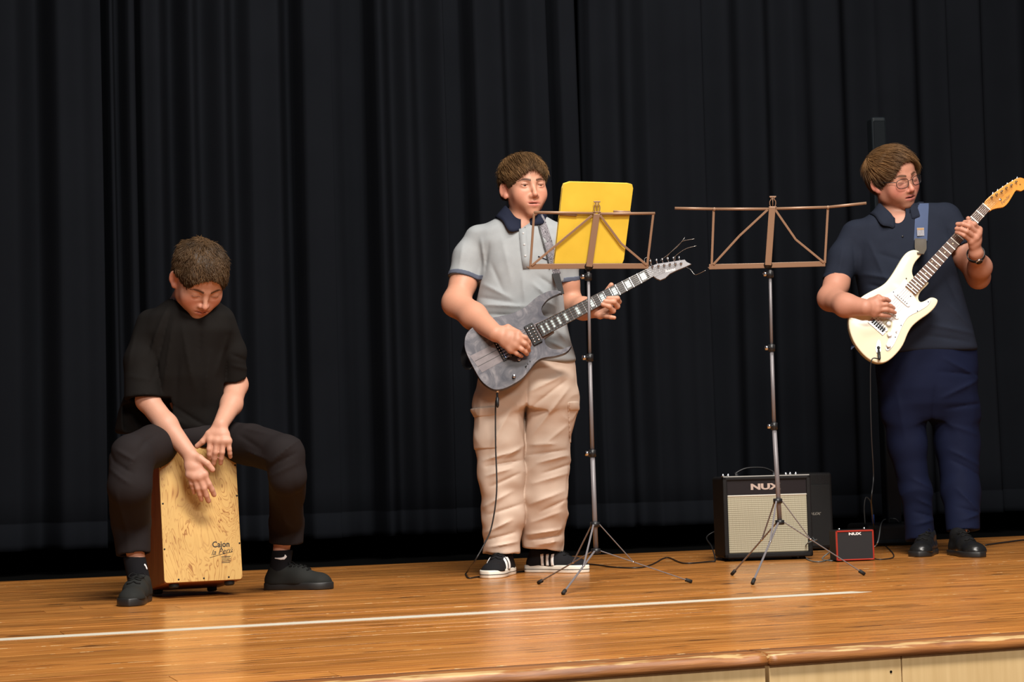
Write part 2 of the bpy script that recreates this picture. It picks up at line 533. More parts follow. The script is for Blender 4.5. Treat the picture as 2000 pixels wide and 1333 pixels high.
def floor_material():
    m, nt, b = new_mat('varnished_stage_boards')
    N, L = nt.nodes.new, nt.links.new
    tc = N('ShaderNodeTexCoord'); oi = N('ShaderNodeObjectInfo')
    add = N('ShaderNodeVectorMath'); add.operation = 'ADD'
    sc = N('ShaderNodeVectorMath'); sc.operation = 'SCALE'; sc.inputs[0].default_value = (13.1, 7.7, 3.3)
    L(oi.outputs['Random'], sc.inputs[3]); L(tc.outputs['Object'], add.inputs[0]); L(sc.outputs[0], add.inputs[1])
    def noise(scale, detail=4, rough=0.6, dist=0.0):
        mp = N('ShaderNodeMapping'); mp.inputs['Scale'].default_value = scale
        L(add.outputs[0], mp.inputs['Vector'])
        n = N('ShaderNodeTexNoise'); n.inputs['Scale'].default_value = 1; n.inputs['Detail'].default_value = detail
        n.inputs['Roughness'].default_value = rough; n.inputs['Distortion'].default_value = dist
        L(mp.outputs[0], n.inputs['Vector']); return n.outputs['Fac']
    def ramp(src, stops):
        r = N('ShaderNodeValToRGB'); e = r.color_ramp.elements
        e[0].position, e[0].color = stops[0][0], (*stops[0][1], 1)
        e[1].position, e[1].color = stops[-1][0], (*stops[-1][1], 1)
        for p, c in stops[1:-1]:
            x = e.new(p); x.color = (*c, 1)
        L(src, r.inputs[0]); return r.outputs[0]
    def mix(fac, a, bb, mode='MIX'):
        x = N('ShaderNodeMix'); x.data_type = 'RGBA'; x.blend_type = mode
        for inp, v in ((x.inputs[0], fac), (x.inputs[6], a), (x.inputs[7], bb)):
            if hasattr(v, 'is_linked'): L(v, inp)
            else: inp.default_value = v
        return x.outputs[2]
    grain = ramp(noise((2.2, 30, 1), 6, 0.66, 0.5), [(0.26, (0.27, 0.088, 0.019)), (0.46, (0.48, 0.190, 0.043)), (0.72, (0.64, 0.295, 0.080))])
    fine = ramp(noise((5, 160, 1), 3, 0.5), [(0.3, (0.72, 0.66, 0.6)), (0.6, (1.06, 1.04, 1.0))])
    col = mix(1.0, grain, fine, 'MULTIPLY')
    tone = N('ShaderNodeMapRange'); tone.inputs[3].default_value = 0.80; tone.inputs[4].default_value = 1.16
    L(oi.outputs['Random'], tone.inputs[0])
    col = mix(1.0, col, tone.outputs[0], 'MULTIPLY')
    knots = ramp(noise((5.5, 42, 1), 1.5, 0.4, 0.5), [(0.655, (0, 0, 0)), (0.70, (0.85, 0.85, 0.85))])
    col = mix(knots, col, (0.050, 0.017, 0.008, 1))
    sp = N('ShaderNodeSeparateXYZ'); L(tc.outputs['Object'], sp.inputs[0])
    def math_(op, a, bb, c=None):
        x = N('ShaderNodeMath'); x.operation = op
        for inp, v in zip(x.inputs, (a, bb) if c is None else (a, bb, c)):
            if hasattr(v, 'is_linked'): L(v, inp)
            else: inp.default_value = v
        return x.outputs[0]
    edge = math_('GREATER_THAN', math_('ABSOLUTE', math_('SUBTRACT', sp.outputs['Y'], 0.056), 0), 0.0515)
    some = math_('GREATER_THAN', oi.outputs['Random'], 0.45)
    wear = ramp(noise((16, 5, 1), 3, 0.7), [(0.56, (0, 0, 0)), (0.63, (0.75, 0.75, 0.75))])
    wf = math_('MULTIPLY', math_('MULTIPLY', edge, some), wear)
    col = mix(wf, col, (0.80, 0.60, 0.32, 1))
    scr = ramp(noise((14, 110, 1), 2, 0.5, 0.8), [(0.755, (0, 0, 0)), (0.785, (0.6, 0.6, 0.6))])
    col = mix(scr, col, (0.78, 0.58, 0.30, 1))
    L(col, b.inputs['Base Color'])
    rr = N('ShaderNodeMapRange'); rr.inputs[3].default_value = 0.19; rr.inputs[4].default_value = 0.30
    L(noise((2, 9, 1), 4), rr.inputs[0]); L(rr.outputs[0], b.inputs['Roughness'])
    b.inputs['Specular IOR Level'].default_value = 0.42
    bp = N('ShaderNodeBump'); bp.inputs['Strength'].default_value = 0.12; bp.inputs['Distance'].default_value = 0.002
    L(noise((2.5, 60, 1), 3), bp.inputs['Height']); L(bp.outputs[0], b.inputs['Normal'])
    return m
M_BOARD = floor_material()
M_BLACK = mat('black_paint', (0.0015, 0.0015, 0.0015), 0.95, spec=0.05, bump=0.2)

# stage deck: sub-floor plus single boards
deck = place(box_mesh(WX, -1.6, 8.2, Y_EDGE + 0.05, Y_BACK, -0.06, -0.021), 'floor', mat('rough_subfloor', (0.05, 0.02, 0.008), 0.9, var=0.3), None, (3, 6, 0), False)
tag(deck, 'orange varnished wooden stage deck of long narrow boards', None, None, 'structure')
rnd = random.Random(3)
BW = 0.112
plank_meshes = {}
row = 0
y = Y_EDGE + 0.105
while y < Y_BACK - 0.005:
    w = min(BW, Y_BACK - y)
    x = -1.55 - rnd.random() * 1.4
    while x < 6.9:
        Lx = rnd.choice((1.9, 2.4, 2.9))
        key = (Lx, round(w, 3))
        if key not in plank_meshes:
            plank_meshes[key] = box_mesh(WX, 0, Lx - 0.0012, 0, w - 0.0014, -0.020, 0.0, 0.0007, 1)
            plank_meshes[key].materials.append(M_BOARD)
        o = bpy.data.objects.new('plank', plank_meshes[key]); COL.objects.link(o)
        o.parent = deck; o.location = (x - 3, y - 6, rnd.uniform(-0.0006, 0.0))
        x += Lx
    y += BW; row += 1

# worn front edge boards and plywood fascia
def edge_material():
    m, nt, b = new_mat('worn_edge_board')
    N, L = nt.nodes.new, nt.links.new
    tc = N('ShaderNodeTexCoord')
    mp = N('ShaderNodeMapping'); mp.inputs['Scale'].default_value = (3, 60, 60); L(tc.outputs['Object'], mp.inputs['Vector'])
    n = N('ShaderNodeTexNoise'); n.inputs['Scale'].default_value = 1; n.inputs['Detail'].default_value = 5; L(mp.outputs[0], n.inputs['Vector'])
    r = N('ShaderNodeValToRGB'); e = r.color_ramp.elements
    e[0].position = 0.3; e[0].color = (0.13, 0.040, 0.010, 1); e[1].position = 0.75; e[1].color = (0.40, 0.16, 0.04, 1)
    L(n.outputs['Fac'], r.inputs[0])
    # bare wood along the upper arris, with a ragged border
    sp = N('ShaderNodeSeparateXYZ'); L(tc.outputs['Object'], sp.inputs[0])
    mp2 = N('ShaderNodeMapping'); mp2.inputs['Scale'].default_value = (9, 40, 120); L(tc.outputs['Object'], mp2.inputs['Vector'])
    n2 = N('ShaderNodeTexNoise'); n2.inputs['Scale'].default_value = 1; n2.inputs['Detail'].default_value = 5; L(mp2.outputs[0], n2.inputs['Vector'])
    ab = N('ShaderNodeMath'); ab.operation = 'ABSOLUTE'
    dy = N('ShaderNodeMath'); dy.operation = 'SUBTRACT'; L(sp.outputs['Y'], dy.inputs[0]); dy.inputs[1].default_value = 0.018
    L(dy.outputs[0], ab.inputs[0])
    zz = N('ShaderNodeMath'); zz.operation = 'MULTIPLY_ADD'; L(sp.outputs['Z'], zz.inputs[0]); zz.inputs[1].default_value = -2.2; L(ab.outputs[0], zz.inputs[2])
    nn = N('ShaderNodeMath'); nn.operation = 'MULTIPLY_ADD'; L(n2.outputs['Fac'], nn.inputs[0]); nn.inputs[1].default_value = 0.12; nn.inputs[2].default_value = -0.046
    lt = N('ShaderNodeMath'); lt.operation = 'SUBTRACT'; L(nn.outputs[0], lt.inputs[0]); L(zz.outputs[0], lt.inputs[1])
    mr = N('ShaderNodeMapRange'); mr.inputs[1].default_value = -0.006; mr.inputs[2].default_value = 0.006; L(lt.outputs[0], mr.inputs[0])
    r2 = N('ShaderNodeValToRGB'); e = r2.color_ramp.elements
    e[0].position = 0.35; e[0].color = (0.22, 0.10, 0.03, 1); e[1].position = 0.62; e[1].color = (0.50, 0.33, 0.14, 1)
    L(n2.outputs['Fac'], r2.inputs[0])
    mx = N('ShaderNodeMix'); mx.data_type = 'RGBA'; L(mr.outputs[0], mx.inputs[0]); L(r.outputs[0], mx.inputs[6]); L(r2.outputs[0], mx.inputs[7])
    L(mx.outputs[2], b.inputs['Base Color'])
    b.inputs['Roughness'].default_value = 0.45
    bp = N('ShaderNodeBump'); bp.inputs['Strength'].default_value = 0.5; bp.inputs['Distance'].default_value = 0.004
    L(n2.outputs['Fac'], bp.inputs['Height']); L(bp.outputs[0], b.inputs['Normal'])
    return m
M_EDGE = edge_material()
x_gap = 1.972
r_edge = np.random.RandomState(4)
def nosing(x0, x1):
    n = int((x1 - x0) / 0.02) + 1
    xs = np.linspace(x0, x1, n)
    prof = [(0.104, -0.021), (0.104, -0.0008), (0.05, -0.0006), (0.02, -0.001), (0.009, -0.004), (0.002, -0.011), (0.0, -0.019), (0.001, -0.027), (0.03, -0.027)]
    V, Fc = [], []
    chip = np.convolve(r_edge.normal(size=n + 8), np.ones(5) / 5, 'same')[4:n + 4]
    chip = np.clip(chip, 0.1, 2) * 0.006
    for i, xx in enumerate(xs):
        for j, (dy, z) in enumerate(prof):
            c = chip[i] if j in (3, 4, 5) else 0
            V.append((xx, Y_EDGE + dy + c * 0.9, z - c * (0.5 if j < 5 else 0.2)))
    k = len(prof)
    for i in range(n - 1):
        for j in range(k):
            a, b2 = i * k + j, i * k + (j + 1) % k
            Fc.append((a, b2, b2 + k, a + k))
    Fc.append(tuple(range(k))); Fc.append(tuple((n - 1) * k + j for j in range(k - 1, -1, -1)))
    bm = bmesh.new(); bm.from_mesh(mesh_py(V, Fc))
    return bm_mesh(bm)
for i, (a, b_) in enumerate(((-1.5, x_gap - 0.004), (x_gap + 0.004, 8.0))):
    o = place(nosing(a, b_), 'trim_%d' % (i + 1), M_EDGE, None, (a, Y_EDGE, 0), True)
    tag(o, ('worn brown nosing board along the stage edge, left of the gap', 'worn brown nosing board along the stage edge, right of the gap')[i], None, None, 'structure')
m_ply, nt, b = new_mat('pale_plywood')
tc = nt.nodes.new('ShaderNodeTexCoord'); mp = nt.nodes.new('ShaderNodeMapping'); mp.inputs['Scale'].default_value = (60, 60, 3)
n = nt.nodes.new('ShaderNodeTexNoise'); n.inputs['Scale'].default_value = 1; n.inputs['Detail'].default_value = 5
r = nt.nodes.new('ShaderNodeValToRGB'); r.color_ramp.elements[0].color = (0.66, 0.46, 0.22, 1); r.color_ramp.elements[1].color = (0.76, 0.55, 0.28, 1)
r.color_ramp.elements[0].position = 0.3; r.color_ramp.elements[1].position = 0.7
nt.links.new(tc.outputs['Object'], mp.inputs[0]); nt.links.new(mp.outputs[0], n.inputs[0]); nt.links.new(n.outputs['Fac'], r.inputs[0]); nt.links.new(r.outputs[0], b.inputs['Base Color'])
b.inputs['Roughness'].default_value = 0.5
fas = place(box_mesh(WX, -1.5, 8.0, Y_EDGE + 0.045, Y_EDGE + 0.06, -1.0, -0.0285), 'wall_stage_front', M_BLACK, None, (3, Y_EDGE, -1.0), False)
tag(fas, 'plywood front of the stage below the nosing boards', None, None, 'structure')
for a, b_ in ((-1.5, x_gap - 0.005), (x_gap + 0.005, 2.318), (2.321, 4.0), (4.003, 8.0)):
    place(box_mesh(WX, a, b_, Y_EDGE + 0.012, Y_EDGE + 0.044, -0.995, -0.0285, 0.001, 1), 'panel', m_ply, fas, None, False)
place(lathe_mesh(Frame((2.29, Y_EDGE + 0.0115, -0.062), (1, 0, 0), (0, 0, 1), (0, -1, 0)), [(0.003, -0.004), (0.003, 0.0008), (0.0015, 0.0012)], 10), 'screw', M_BLACK, fas)
hall = place(box_mesh(WX, -6, 12, -5, Y_EDGE + 0.04, -1.05, -1.0), 'floor_hall', mat('hall_floor', (0.10, 0.05, 0.02), 0.5, var=0.2), None, (3, 0, -1), False)
tag(hall, 'floor of the hall in front of the stage', None, None, 'structure')
back_floor = place(box_mesh(WX, -1.6, 8.2, Y_BACK + 0.002, 9.6, -0.06, -0.012), 'floor_back', M_BLACK, None, (3, 9, 0), False)
tag(back_floor, 'black painted strip of stage floor under the curtain', None, None, 'structure')
wall = place(box_mesh(WX, -1.6, 8.2, 9.5, 9.6, -0.012, 5.2), 'wall_back', M_BLACK, None, (3, 9.5, 0), False)
tag(wall, 'black rear wall of the stage behind the curtain', None, None, 'structure')

# black stage curtain in four overlapping widths
def cloth_mat(name, col, rough=0.9, weave=900, sheen=0.0, bump=0.25, var=0.12, vscale=14, spec=0.07):
    m, nt, b = new_mat(name)
    N, L = nt.nodes.new, nt.links.new
    b.inputs['Roughness'].default_value = rough; b.inputs['Specular IOR Level'].default_value = spec
    if sheen: b.inputs['Sheen Weight'].default_value = sheen; b.inputs['Sheen Roughness'].default_value = 0.4
    tc = N('ShaderNodeTexCoord')
    n = N('ShaderNodeTexNoise'); n.inputs['Scale'].default_value = vscale; n.inputs['Detail'].default_value = 5; L(tc.outputs['Object'], n.inputs[0])
    mr = N('ShaderNodeMapRange'); mr.inputs[3].default_value = 1 - var; mr.inputs[4].default_value = 1 + var; L(n.outputs['Fac'], mr.inputs[0])
    mx = N('ShaderNodeMix'); mx.data_type = 'RGBA'; mx.blend_type = 'MULTIPLY'; mx.inputs[0].default_value = 1
    col = lin(col) if isinstance(col, str) else col
    mx.inputs[6].default_value = (*col, 1); L(mr.outputs[0], mx.inputs[7]); L(mx.outputs[2], b.inputs['Base Color'])
    n2 = N('ShaderNodeTexNoise'); n2.inputs['Scale'].default_value = weave; n2.inputs['Detail'].default_value = 2; L(tc.outputs['Object'], n2.inputs[0])
    bp = N('ShaderNodeBump'); bp.inputs['Strength'].default_value = bump; bp.inputs['Distance'].default_value = 0.001
    L(n2.outputs['Fac'], bp.inputs['Height']); L(bp.outputs[0], b.inputs['Normal'])
    return m
M_CURT = cloth_mat('black_curtain_cloth', (0.0064, 0.0073, 0.0094), 1.0, 500, 0.0, 0.3, 0.15, 3, 0.01)
Y_C = 8.75
def cx(px, py=520):
    return onplane(px, py, (0, Y_C, 0), np.array([0, 1.0, 0]))[0]
Z_HEM = onplane(1000, 1038, (0, Y_C, 0), np.array([0, 1.0, 0]))[2]
def curtain(y0, ctrl, label, seed):
    rr = np.random.RandomState(seed)
    cxs = np.array([cx(p) for p, _ in ctrl]); off = np.array([o for _, o in ctrl]) * 1.25
    xs = np.arange(cxs[0], cxs[-1], 0.0095)
    # smooth interpolation of the fold depth with cosine easing
    k = np.clip(np.searchsorted(cxs, xs, 'right') - 1, 0, len(cxs) - 2)
    t = (xs - cxs[k]) / (cxs[k + 1] - cxs[k]); t = t * t * (3 - 2 * t)
    d = off[k] * (1 - t) + off[k + 1] * t
    d2 = np.zeros_like(xs)
    for q in range(5):
        d2 += 0.006 * np.sin(xs * rr.uniform(18, 55) + rr.uniform(0, 6))
    zs = np.concatenate([[Z_HEM, Z_HEM + 0.03], [Z_HEM + 0.118, Z_HEM + 0.122, Z_HEM + 0.126], np.linspace(Z_HEM + 0.25, 4.6, 22)])
    V = []
    for j, z in enumerate(zs):
        s = 1.0 - 0.10 * math.sin(z * 1.3 + seed)
        sway = 0.012 * np.sin(z * 1.1 + xs * 2.3 + seed)
        yy = y0 - d * s - d2 * (0.7 + 0.3 * math.cos(z * 0.9)) + sway
        if z < Z_HEM + 0.121: yy = yy - 0.003
        if j == 3: yy = yy + 0.004
        V.append(np.stack([xs + 0.010 * np.sin(z * 0.8 + seed), yy, np.full_like(xs, z)], 1))
    nx = len(xs); V = np.concatenate(V)
    Q = np.array([(j * nx + i, j * nx + i + 1, (j + 1) * nx + i + 1, (j + 1) * nx + i) for j in range(len(zs) - 1) for i in range(nx - 1)])
    bm = bmesh.new(); bm.from_mesh(mesh_np(V, Q)); bmesh.ops.solidify(bm, geom=list(bm.faces), thickness=0.003)
    o = place(bm_mesh(bm), 'stage_curtain', M_CURT, None, ((cxs[0] + cxs[-1]) / 2, y0, Z_HEM))
    tag(o, label, 'curtain', 'black stage curtain widths')
A, B_, Z = 0.055, -0.06, 0.0
curtain(8.66, [(-260, A), (-190, B_), (-110, A), (-40, 0.02), (20, A), (70, B_), (110, A), (150, 0.03), (180, A), (192, A)],
        'black curtain width hanging at the far left end of the stage', 1)
curtain(8.76, [(150, B_), (203, B_), (222, A), (236, -0.03), (258, A * 1.3), (268, A * 1.25), (274, B_), (285, 0.04), (312, A), (348, B_), (380, 0.03), (402, -0.02), (440, A), (470, -0.03), (500, 0.04), (545, A * .8),
               (579, B_), (600, A), (650, A * 1.2), (656, -0.02), (690, B_), (726, B_), (742, A), (776, -0.01), (800, A * .7), (830, -0.02), (868, A * 1.2), (886, B_), (918, B_), (935, A),
               (985, 0.03), (1010, -0.02), (1045, A), (1075, A), (1088, B_), (1100, A), (1128, A * 1.2), (1150, B_)],
        'wide black curtain width behind the seated player and the boy', 2)
curtain(8.70, [(1152, B_ * 1.3), (1166, 0.0), (1200, 0.035), (1240, -0.01), (1262, A), (1300, 0.04), (1340, 0.045), (1366, A), (1374, 0.03)],
        'black curtain width between the two music stands', 3)
curtain(8.78, [(1355, B_), (1390, 0.0), (1425, A), (1467, -0.02), (1500, 0.03), (1531, -0.02), (1560, A), (1610, 0.0), (1650, 0.04), (1690, B_), (1730, 0.02), (1790, A), (1830, -0.02), (1862, A), (1880, -0.03), (1925, A), (1960, B_), (2000, A), (2060, -0.02), (2120, A), (2200, B_), (2300, A)],
        'black curtain width hanging behind the player in navy', 4)

# white tape line on the boards
M_TAPE = mat('white_tape', (0.58, 0.545, 0.45), 0.5, var=0.08, vscale=40)
x1 = FP(1697, 1156)[0]
tp = [(-1.5, 5.155), (x1 - 0.05, 5.155), (x1, 5.172), (x1 - 0.03, 5.19), (x1 - 0.045, 5.225), (-1.5, 5.225)]
o = place(slab_mesh(WX, tp, 0.0002, 0.0008), 'floor_tape', M_TAPE, None, (1, 5.19, 0), False)
tag(o, 'long white tape line stuck across the stage boards', 'tape')

# ================================================================== PROPS
M_CHROME = mat('chrome', (0.62, 0.62, 0.63), 0.22, 1.0)
M_BLKMETAL = mat('black_hardware', (0.012, 0.012, 0.014), 0.35, 0.6)
M_BLKPLASTIC = mat('black_plastic', (0.010, 0.010, 0.011), 0.4, spec=0.4)
M_RUBBER = mat('black_rubber', (0.006, 0.006, 0.006), 0.75)
M_CABLE = mat('black_cable', (0.012, 0.012, 0.013), 0.45)
M_GREYCABLE = mat('grey_cable', (0.10, 0.11, 0.11), 0.4)
M_STEEL = mat('string_steel', (0.55, 0.53, 0.5), 0.3, 1.0)
M_WHITEPRINT = mat('white_print', (0.75, 0.75, 0.75), 0.5)
M_BLACKPRINT = mat('black_print', (0.015, 0.012, 0.01), 0.6)

# ------------------------------------------------------------------ cajon
CJ_TH = math.radians(25); CJ_T = math.radians(8)
cj_o = FP(398.5, 1137, 0.055)
cj_zh = VN * math.cos(CJ_TH) + VR * math.sin(CJ_TH)
cj_x = VR * math.cos(CJ_TH) - VN * math.sin(CJ_TH)
cj_y = VU * math.cos(CJ_T) - cj_zh * math.sin(CJ_T)
cj_z = cj_zh * math.cos(CJ_T) + VU * math.sin(CJ_T)
CJ = Frame(cj_o, cj_x, cj_y, cj_z)
CJW, CJH, CJD = 0.281, 0.478, 0.29
def tapa_material():
    m, nt, b = new_mat('figured_veneer'); N, L = nt.nodes.new, nt.links.new
    tc = N('ShaderNodeTexCoord'); mp = N('ShaderNodeMapping'); L(tc.outputs['Object'], mp.inputs[0])
    mp.inputs['Rotation'].default_value = (0, 0, YAW); mp.inputs['Scale'].default_value = (11, 11, 3.6)
    n = N('ShaderNodeTexNoise'); n.inputs['Scale'].default_value = 1.0; n.inputs['Detail'].default_value = 3.2; n.inputs['Roughness'].default_value = 0.55; n.inputs['Distortion'].default_value = 1.4
    L(mp.outputs[0], n.inputs[0])
    mu = N('ShaderNodeMath'); mu.operation = 'MULTIPLY'; mu.inputs[1].default_value = 17.0; L(n.outputs['Fac'], mu.inputs[0])
    fr = N('ShaderNodeMath'); fr.operation = 'FRACT'; L(mu.outputs[0], fr.inputs[0])
    r = N('ShaderNodeValToRGB'); e = r.color_ramp.elements
    e[0].position = 0.0; e[0].color = (0.58, 0.36, 0.115, 1); e[1].position = 1.0; e[1].color = (0.58, 0.36, 0.115, 1)
    for p, c in ((0.55, (0.60, 0.385, 0.13, 1)), (0.78, (0.52, 0.29, 0.085, 1)), (0.89, (0.26, 0.095, 0.022, 1)), (0.95, (0.30, 0.12, 0.03, 1))):
        x = e.new(p); x.color = c
    L(fr.outputs[0], r.inputs[0])
    n2 = N('ShaderNodeTexNoise'); n2.inputs['Scale'].default_value = 9; L(tc.outputs['Object'], n2.inputs[0])
    r2 = N('ShaderNodeValToRGB'); r2.color_ramp.elements[0].position = 0.42; r2.color_ramp.elements[1].position = 0.6; L(n2.outputs['Fac'], r2.inputs[0])
    mx = N('ShaderNodeMix'); mx.data_type = 'RGBA'; mx.inputs[6].default_value = (0.60, 0.385, 0.13, 1)
    sc = N('ShaderNodeMapRange'); sc.inputs[3].default_value = 0.35; sc.inputs[4].default_value = 1.0; L(r2.outputs[0], sc.inputs[0])
    L(sc.outputs[0], mx.inputs[0]); L(r.outputs[0], mx.inputs[7])
    L(mx.outputs[2], b.inputs['Base Color']); b.inputs['Roughness'].default_value = 0.38
    return m
M_TAPA = tapa_material()
def wood_mat(name, c0, c1, scale, rough=0.4):
    m, nt, b = new_mat(name); N, L = nt.nodes.new, nt.links.new
    tc = N('ShaderNodeTexCoord'); mp = N('ShaderNodeMapping'); mp.inputs['Scale'].default_value = scale; L(tc.outputs['Object'], mp.inputs[0])
    n = N('ShaderNodeTexNoise'); n.inputs['Scale'].default_value = 1; n.inputs['Detail'].default_value = 5; n.inputs['Distortion'].default_value = 0.5; L(mp.outputs[0], n.inputs[0])
    r = N('ShaderNodeValToRGB'); r.color_ramp.elements[0].position = 0.3; r.color_ramp.elements[1].position = 0.7
    r.color_ramp.elements[0].color = (*c0, 1); r.color_ramp.elements[1].color = (*c1, 1)
    L(n.outputs['Fac'], r.inputs[0]); L(r.outputs[0], b.inputs['Base Color']); b.inputs['Roughness'].default_value = rough
    return m
M_CJSIDE = wood_mat('red_brown_wood', (0.22, 0.062, 0.014), (0.33, 0.105, 0.026), (50, 50, 4))
cajon = thing('cajon', (cj_o[0], cj_o[1], 0), 'box drum with swirling yellow veneer front and red brown sides, under the seated player', 'drum')
place(box_mesh(CJ, -CJW / 2, CJW / 2, 0.0, CJH, -CJD, -0.004, 0.006, 2), 'body', M_CJSIDE, cajon, None, False)
def rrect(w0, w1, h0, h1, r, n=5):
    out = []
    for cx_, cy_, a0 in ((w1 - r, h1 - r, 0), (w0 + r, h1 - r, 90), (w0 + r, h0 + r, 180), (w1 - r, h0 + r, 270)):
        for i in range(n + 1):
            a = math.radians(a0 + 90 * i / n); out.append((cx_ + r * math.cos(a), cy_ + r * math.sin(a)))
    return out
tapa = place(slab_mesh(CJ, rrect(-CJW / 2, CJW / 2, 0.002, CJH, 0.012), -0.0045, 0.0, 0.0015), 'front_plate', M_TAPA, cajon, None, False)
for sx, sy in ((-.12, .465), (-.04, .465), (.05, .465), (.122, .465), (-.135, .41), (.136, .41), (-.133, .28), (.136, .30), (-.135, .12), (.136, .13), (-.09, .012), (.0, .012), (.09, .012)):
    place(lathe_mesh(Frame(CJ.w(sx, sy, 0), CJ.x, CJ.y, CJ.z), [(0.0034, -0.002), (0.0034, 0.0006), (0.0018, 0.001)], 10), 'screw', M_BLKMETAL, tapa)
def cj_print(txt, x, y, size, shear=0.0, xs=1.0, bold=0.0, rot=0.0):
    c, s_ = math.cos(rot), math.sin(rot)
    fr = Frame(CJ.w(x, y, 0.0004), CJ.x * c + CJ.y * s_, CJ.y * c - CJ.x * s_, CJ.z)
    place(text_mesh(txt, fr, size, 0.0002, shear, xs, bold), 'lettering', M_BLACKPRINT, tapa, None, False)
cj_print('Cajon', 0.068, 0.128, 0.029, 0.0, 0.92, 0.0006)
cj_print('la Per\u00fa', 0.068, 0.103, 0.026, 0.45, 1.05, 0.0, 0.10)
place(tube_mesh([CJ.w(x, y, 0.0004) for x, y in ((0.025, 0.083), (0.06, 0.092), (0.11, 0.101))], 0.0008, 6), 'lettering', M_BLACKPRINT, tapa)
for i in range(6):
    place(box_mesh(CJ, 0.067, 0.101 - (0.004 if i % 2 else 0), 0.086 - i * 0.0042 - (0.0022 if i in (0, 5) else 0.0014), 0.086 - i * 0.0042, -0.0001, 0.0005), 'lettering', M_BLACKPRINT, tapa, None, False)
for fx in (-.10, .10):
    for fz in (-.03, -CJD + .03):
        place(lathe_mesh(Frame(CJ.w(fx, 0, fz), CJ.x, CJ.z, -CJ.y), [(0.018, -0.001), (0.018, 0.010), (0.014, 0.0145)], 14), 'rubber_foot', M_RUBBER, cajon)

# ------------------------------------------------------------------ guitars
BOY = FP(1030, 1123); MAN = FP(1850, 1082)
def z4(X, Y): return (890 + X / 6.058, 560 + Y / 6.058)
def z5(X, Y): return (1080 + X / 6.346, 470 + Y / 6.346)
def z6(X, Y): return (1640 + X / 5.555, 480 + Y / 5.555)
def z7(X, Y): return (1760 + X / 5.125, 340 + Y / 5.125)
def guitar_frame(opx, base, dw, n, nut, bridge):
    O = onplane(*opx, base + VN * dw, VN)
    n = nrm(n)
    a = nrm(onplane(*nut, O, n) - onplane(*bridge, O, n))
    return Frame(O, a, np.cross(n, a), n)
def smooth_outline(fr, pts, n=4):
    return [tuple(q) for q in spline([fr.px(*p) for p in pts], n, True)]
GB = guitar_frame((1030, 660), BOY, 0.215, VN + 0.12 * VU, (1264, 537), (983, 684))
GM = guitar_frame((1740, 620), MAN, 0.275, VN + 0.10 * VU, (1924.5, 406), (1716, 636))

m_burl, nt, b = new_mat('grey_burl_top'); N, L = nt.nodes.new, nt.links.new
tc = N('ShaderNodeTexCoord')
n1 = N('ShaderNodeTexNoise'); n1.inputs['Scale'].default_value = 15; n1.inputs['Detail'].default_value = 7; n1.inputs['Roughness'].default_value = 0.6; n1.inputs['Distortion'].default_value = 1.8
L(tc.outputs['Object'], n1.inputs[0])
r1 = N('ShaderNodeValToRGB'); e = r1.color_ramp.elements; e[0].position = 0.28; e[0].color = (0.024, 0.026, 0.045, 1); e[1].position = 0.78; e[1].color = (0.26, 0.245, 0.26, 1)
x = e.new(0.5); x.color = (0.085, 0.083, 0.102, 1)
L(n1.outputs['Fac'], r1.inputs[0]); L(r1.outputs[0], b.inputs['Base Color']); b.inputs['Roughness'].default_value = 0.38
M_BURLSIDE = mat('dark_mahogany_side', (0.020, 0.014, 0.012), 0.4)
M_STRIPE = wood_mat('lilac_grey_wood', (0.15, 0.128, 0.140), (0.23, 0.20, 0.21), (30, 30, 30), 0.4)
M_EBONY = mat('black_fingerboard', (0.018, 0.017, 0.018), 0.4)
M_ROSEW = wood_mat('brown_fingerboard', (0.055, 0.022, 0.012), (0.11, 0.045, 0.022), (60, 60, 60), 0.45)
M_PEARL = mat('pearl_inlay', (0.55, 0.66, 0.68), 0.25, var=0.35, vscale=120)
M_DOT = mat('cream_dot', (0.75, 0.68, 0.5), 0.4)
M_MAPLE = wood_mat('amber_maple', (0.50, 0.20, 0.022), (0.62, 0.27, 0.035), (25, 25, 25), 0.25)
M_CREAM = mat('cream_lacquer', (0.78, 0.72, 0.52), 0.18, coat=0.5)
M_GUARD = mat('white_pickguard', (0.80, 0.80, 0.80), 0.25)
M_GREYHEAD = mat('grey_stain_headstock', (0.20, 0.195, 0.21), 0.4, var=0.2)

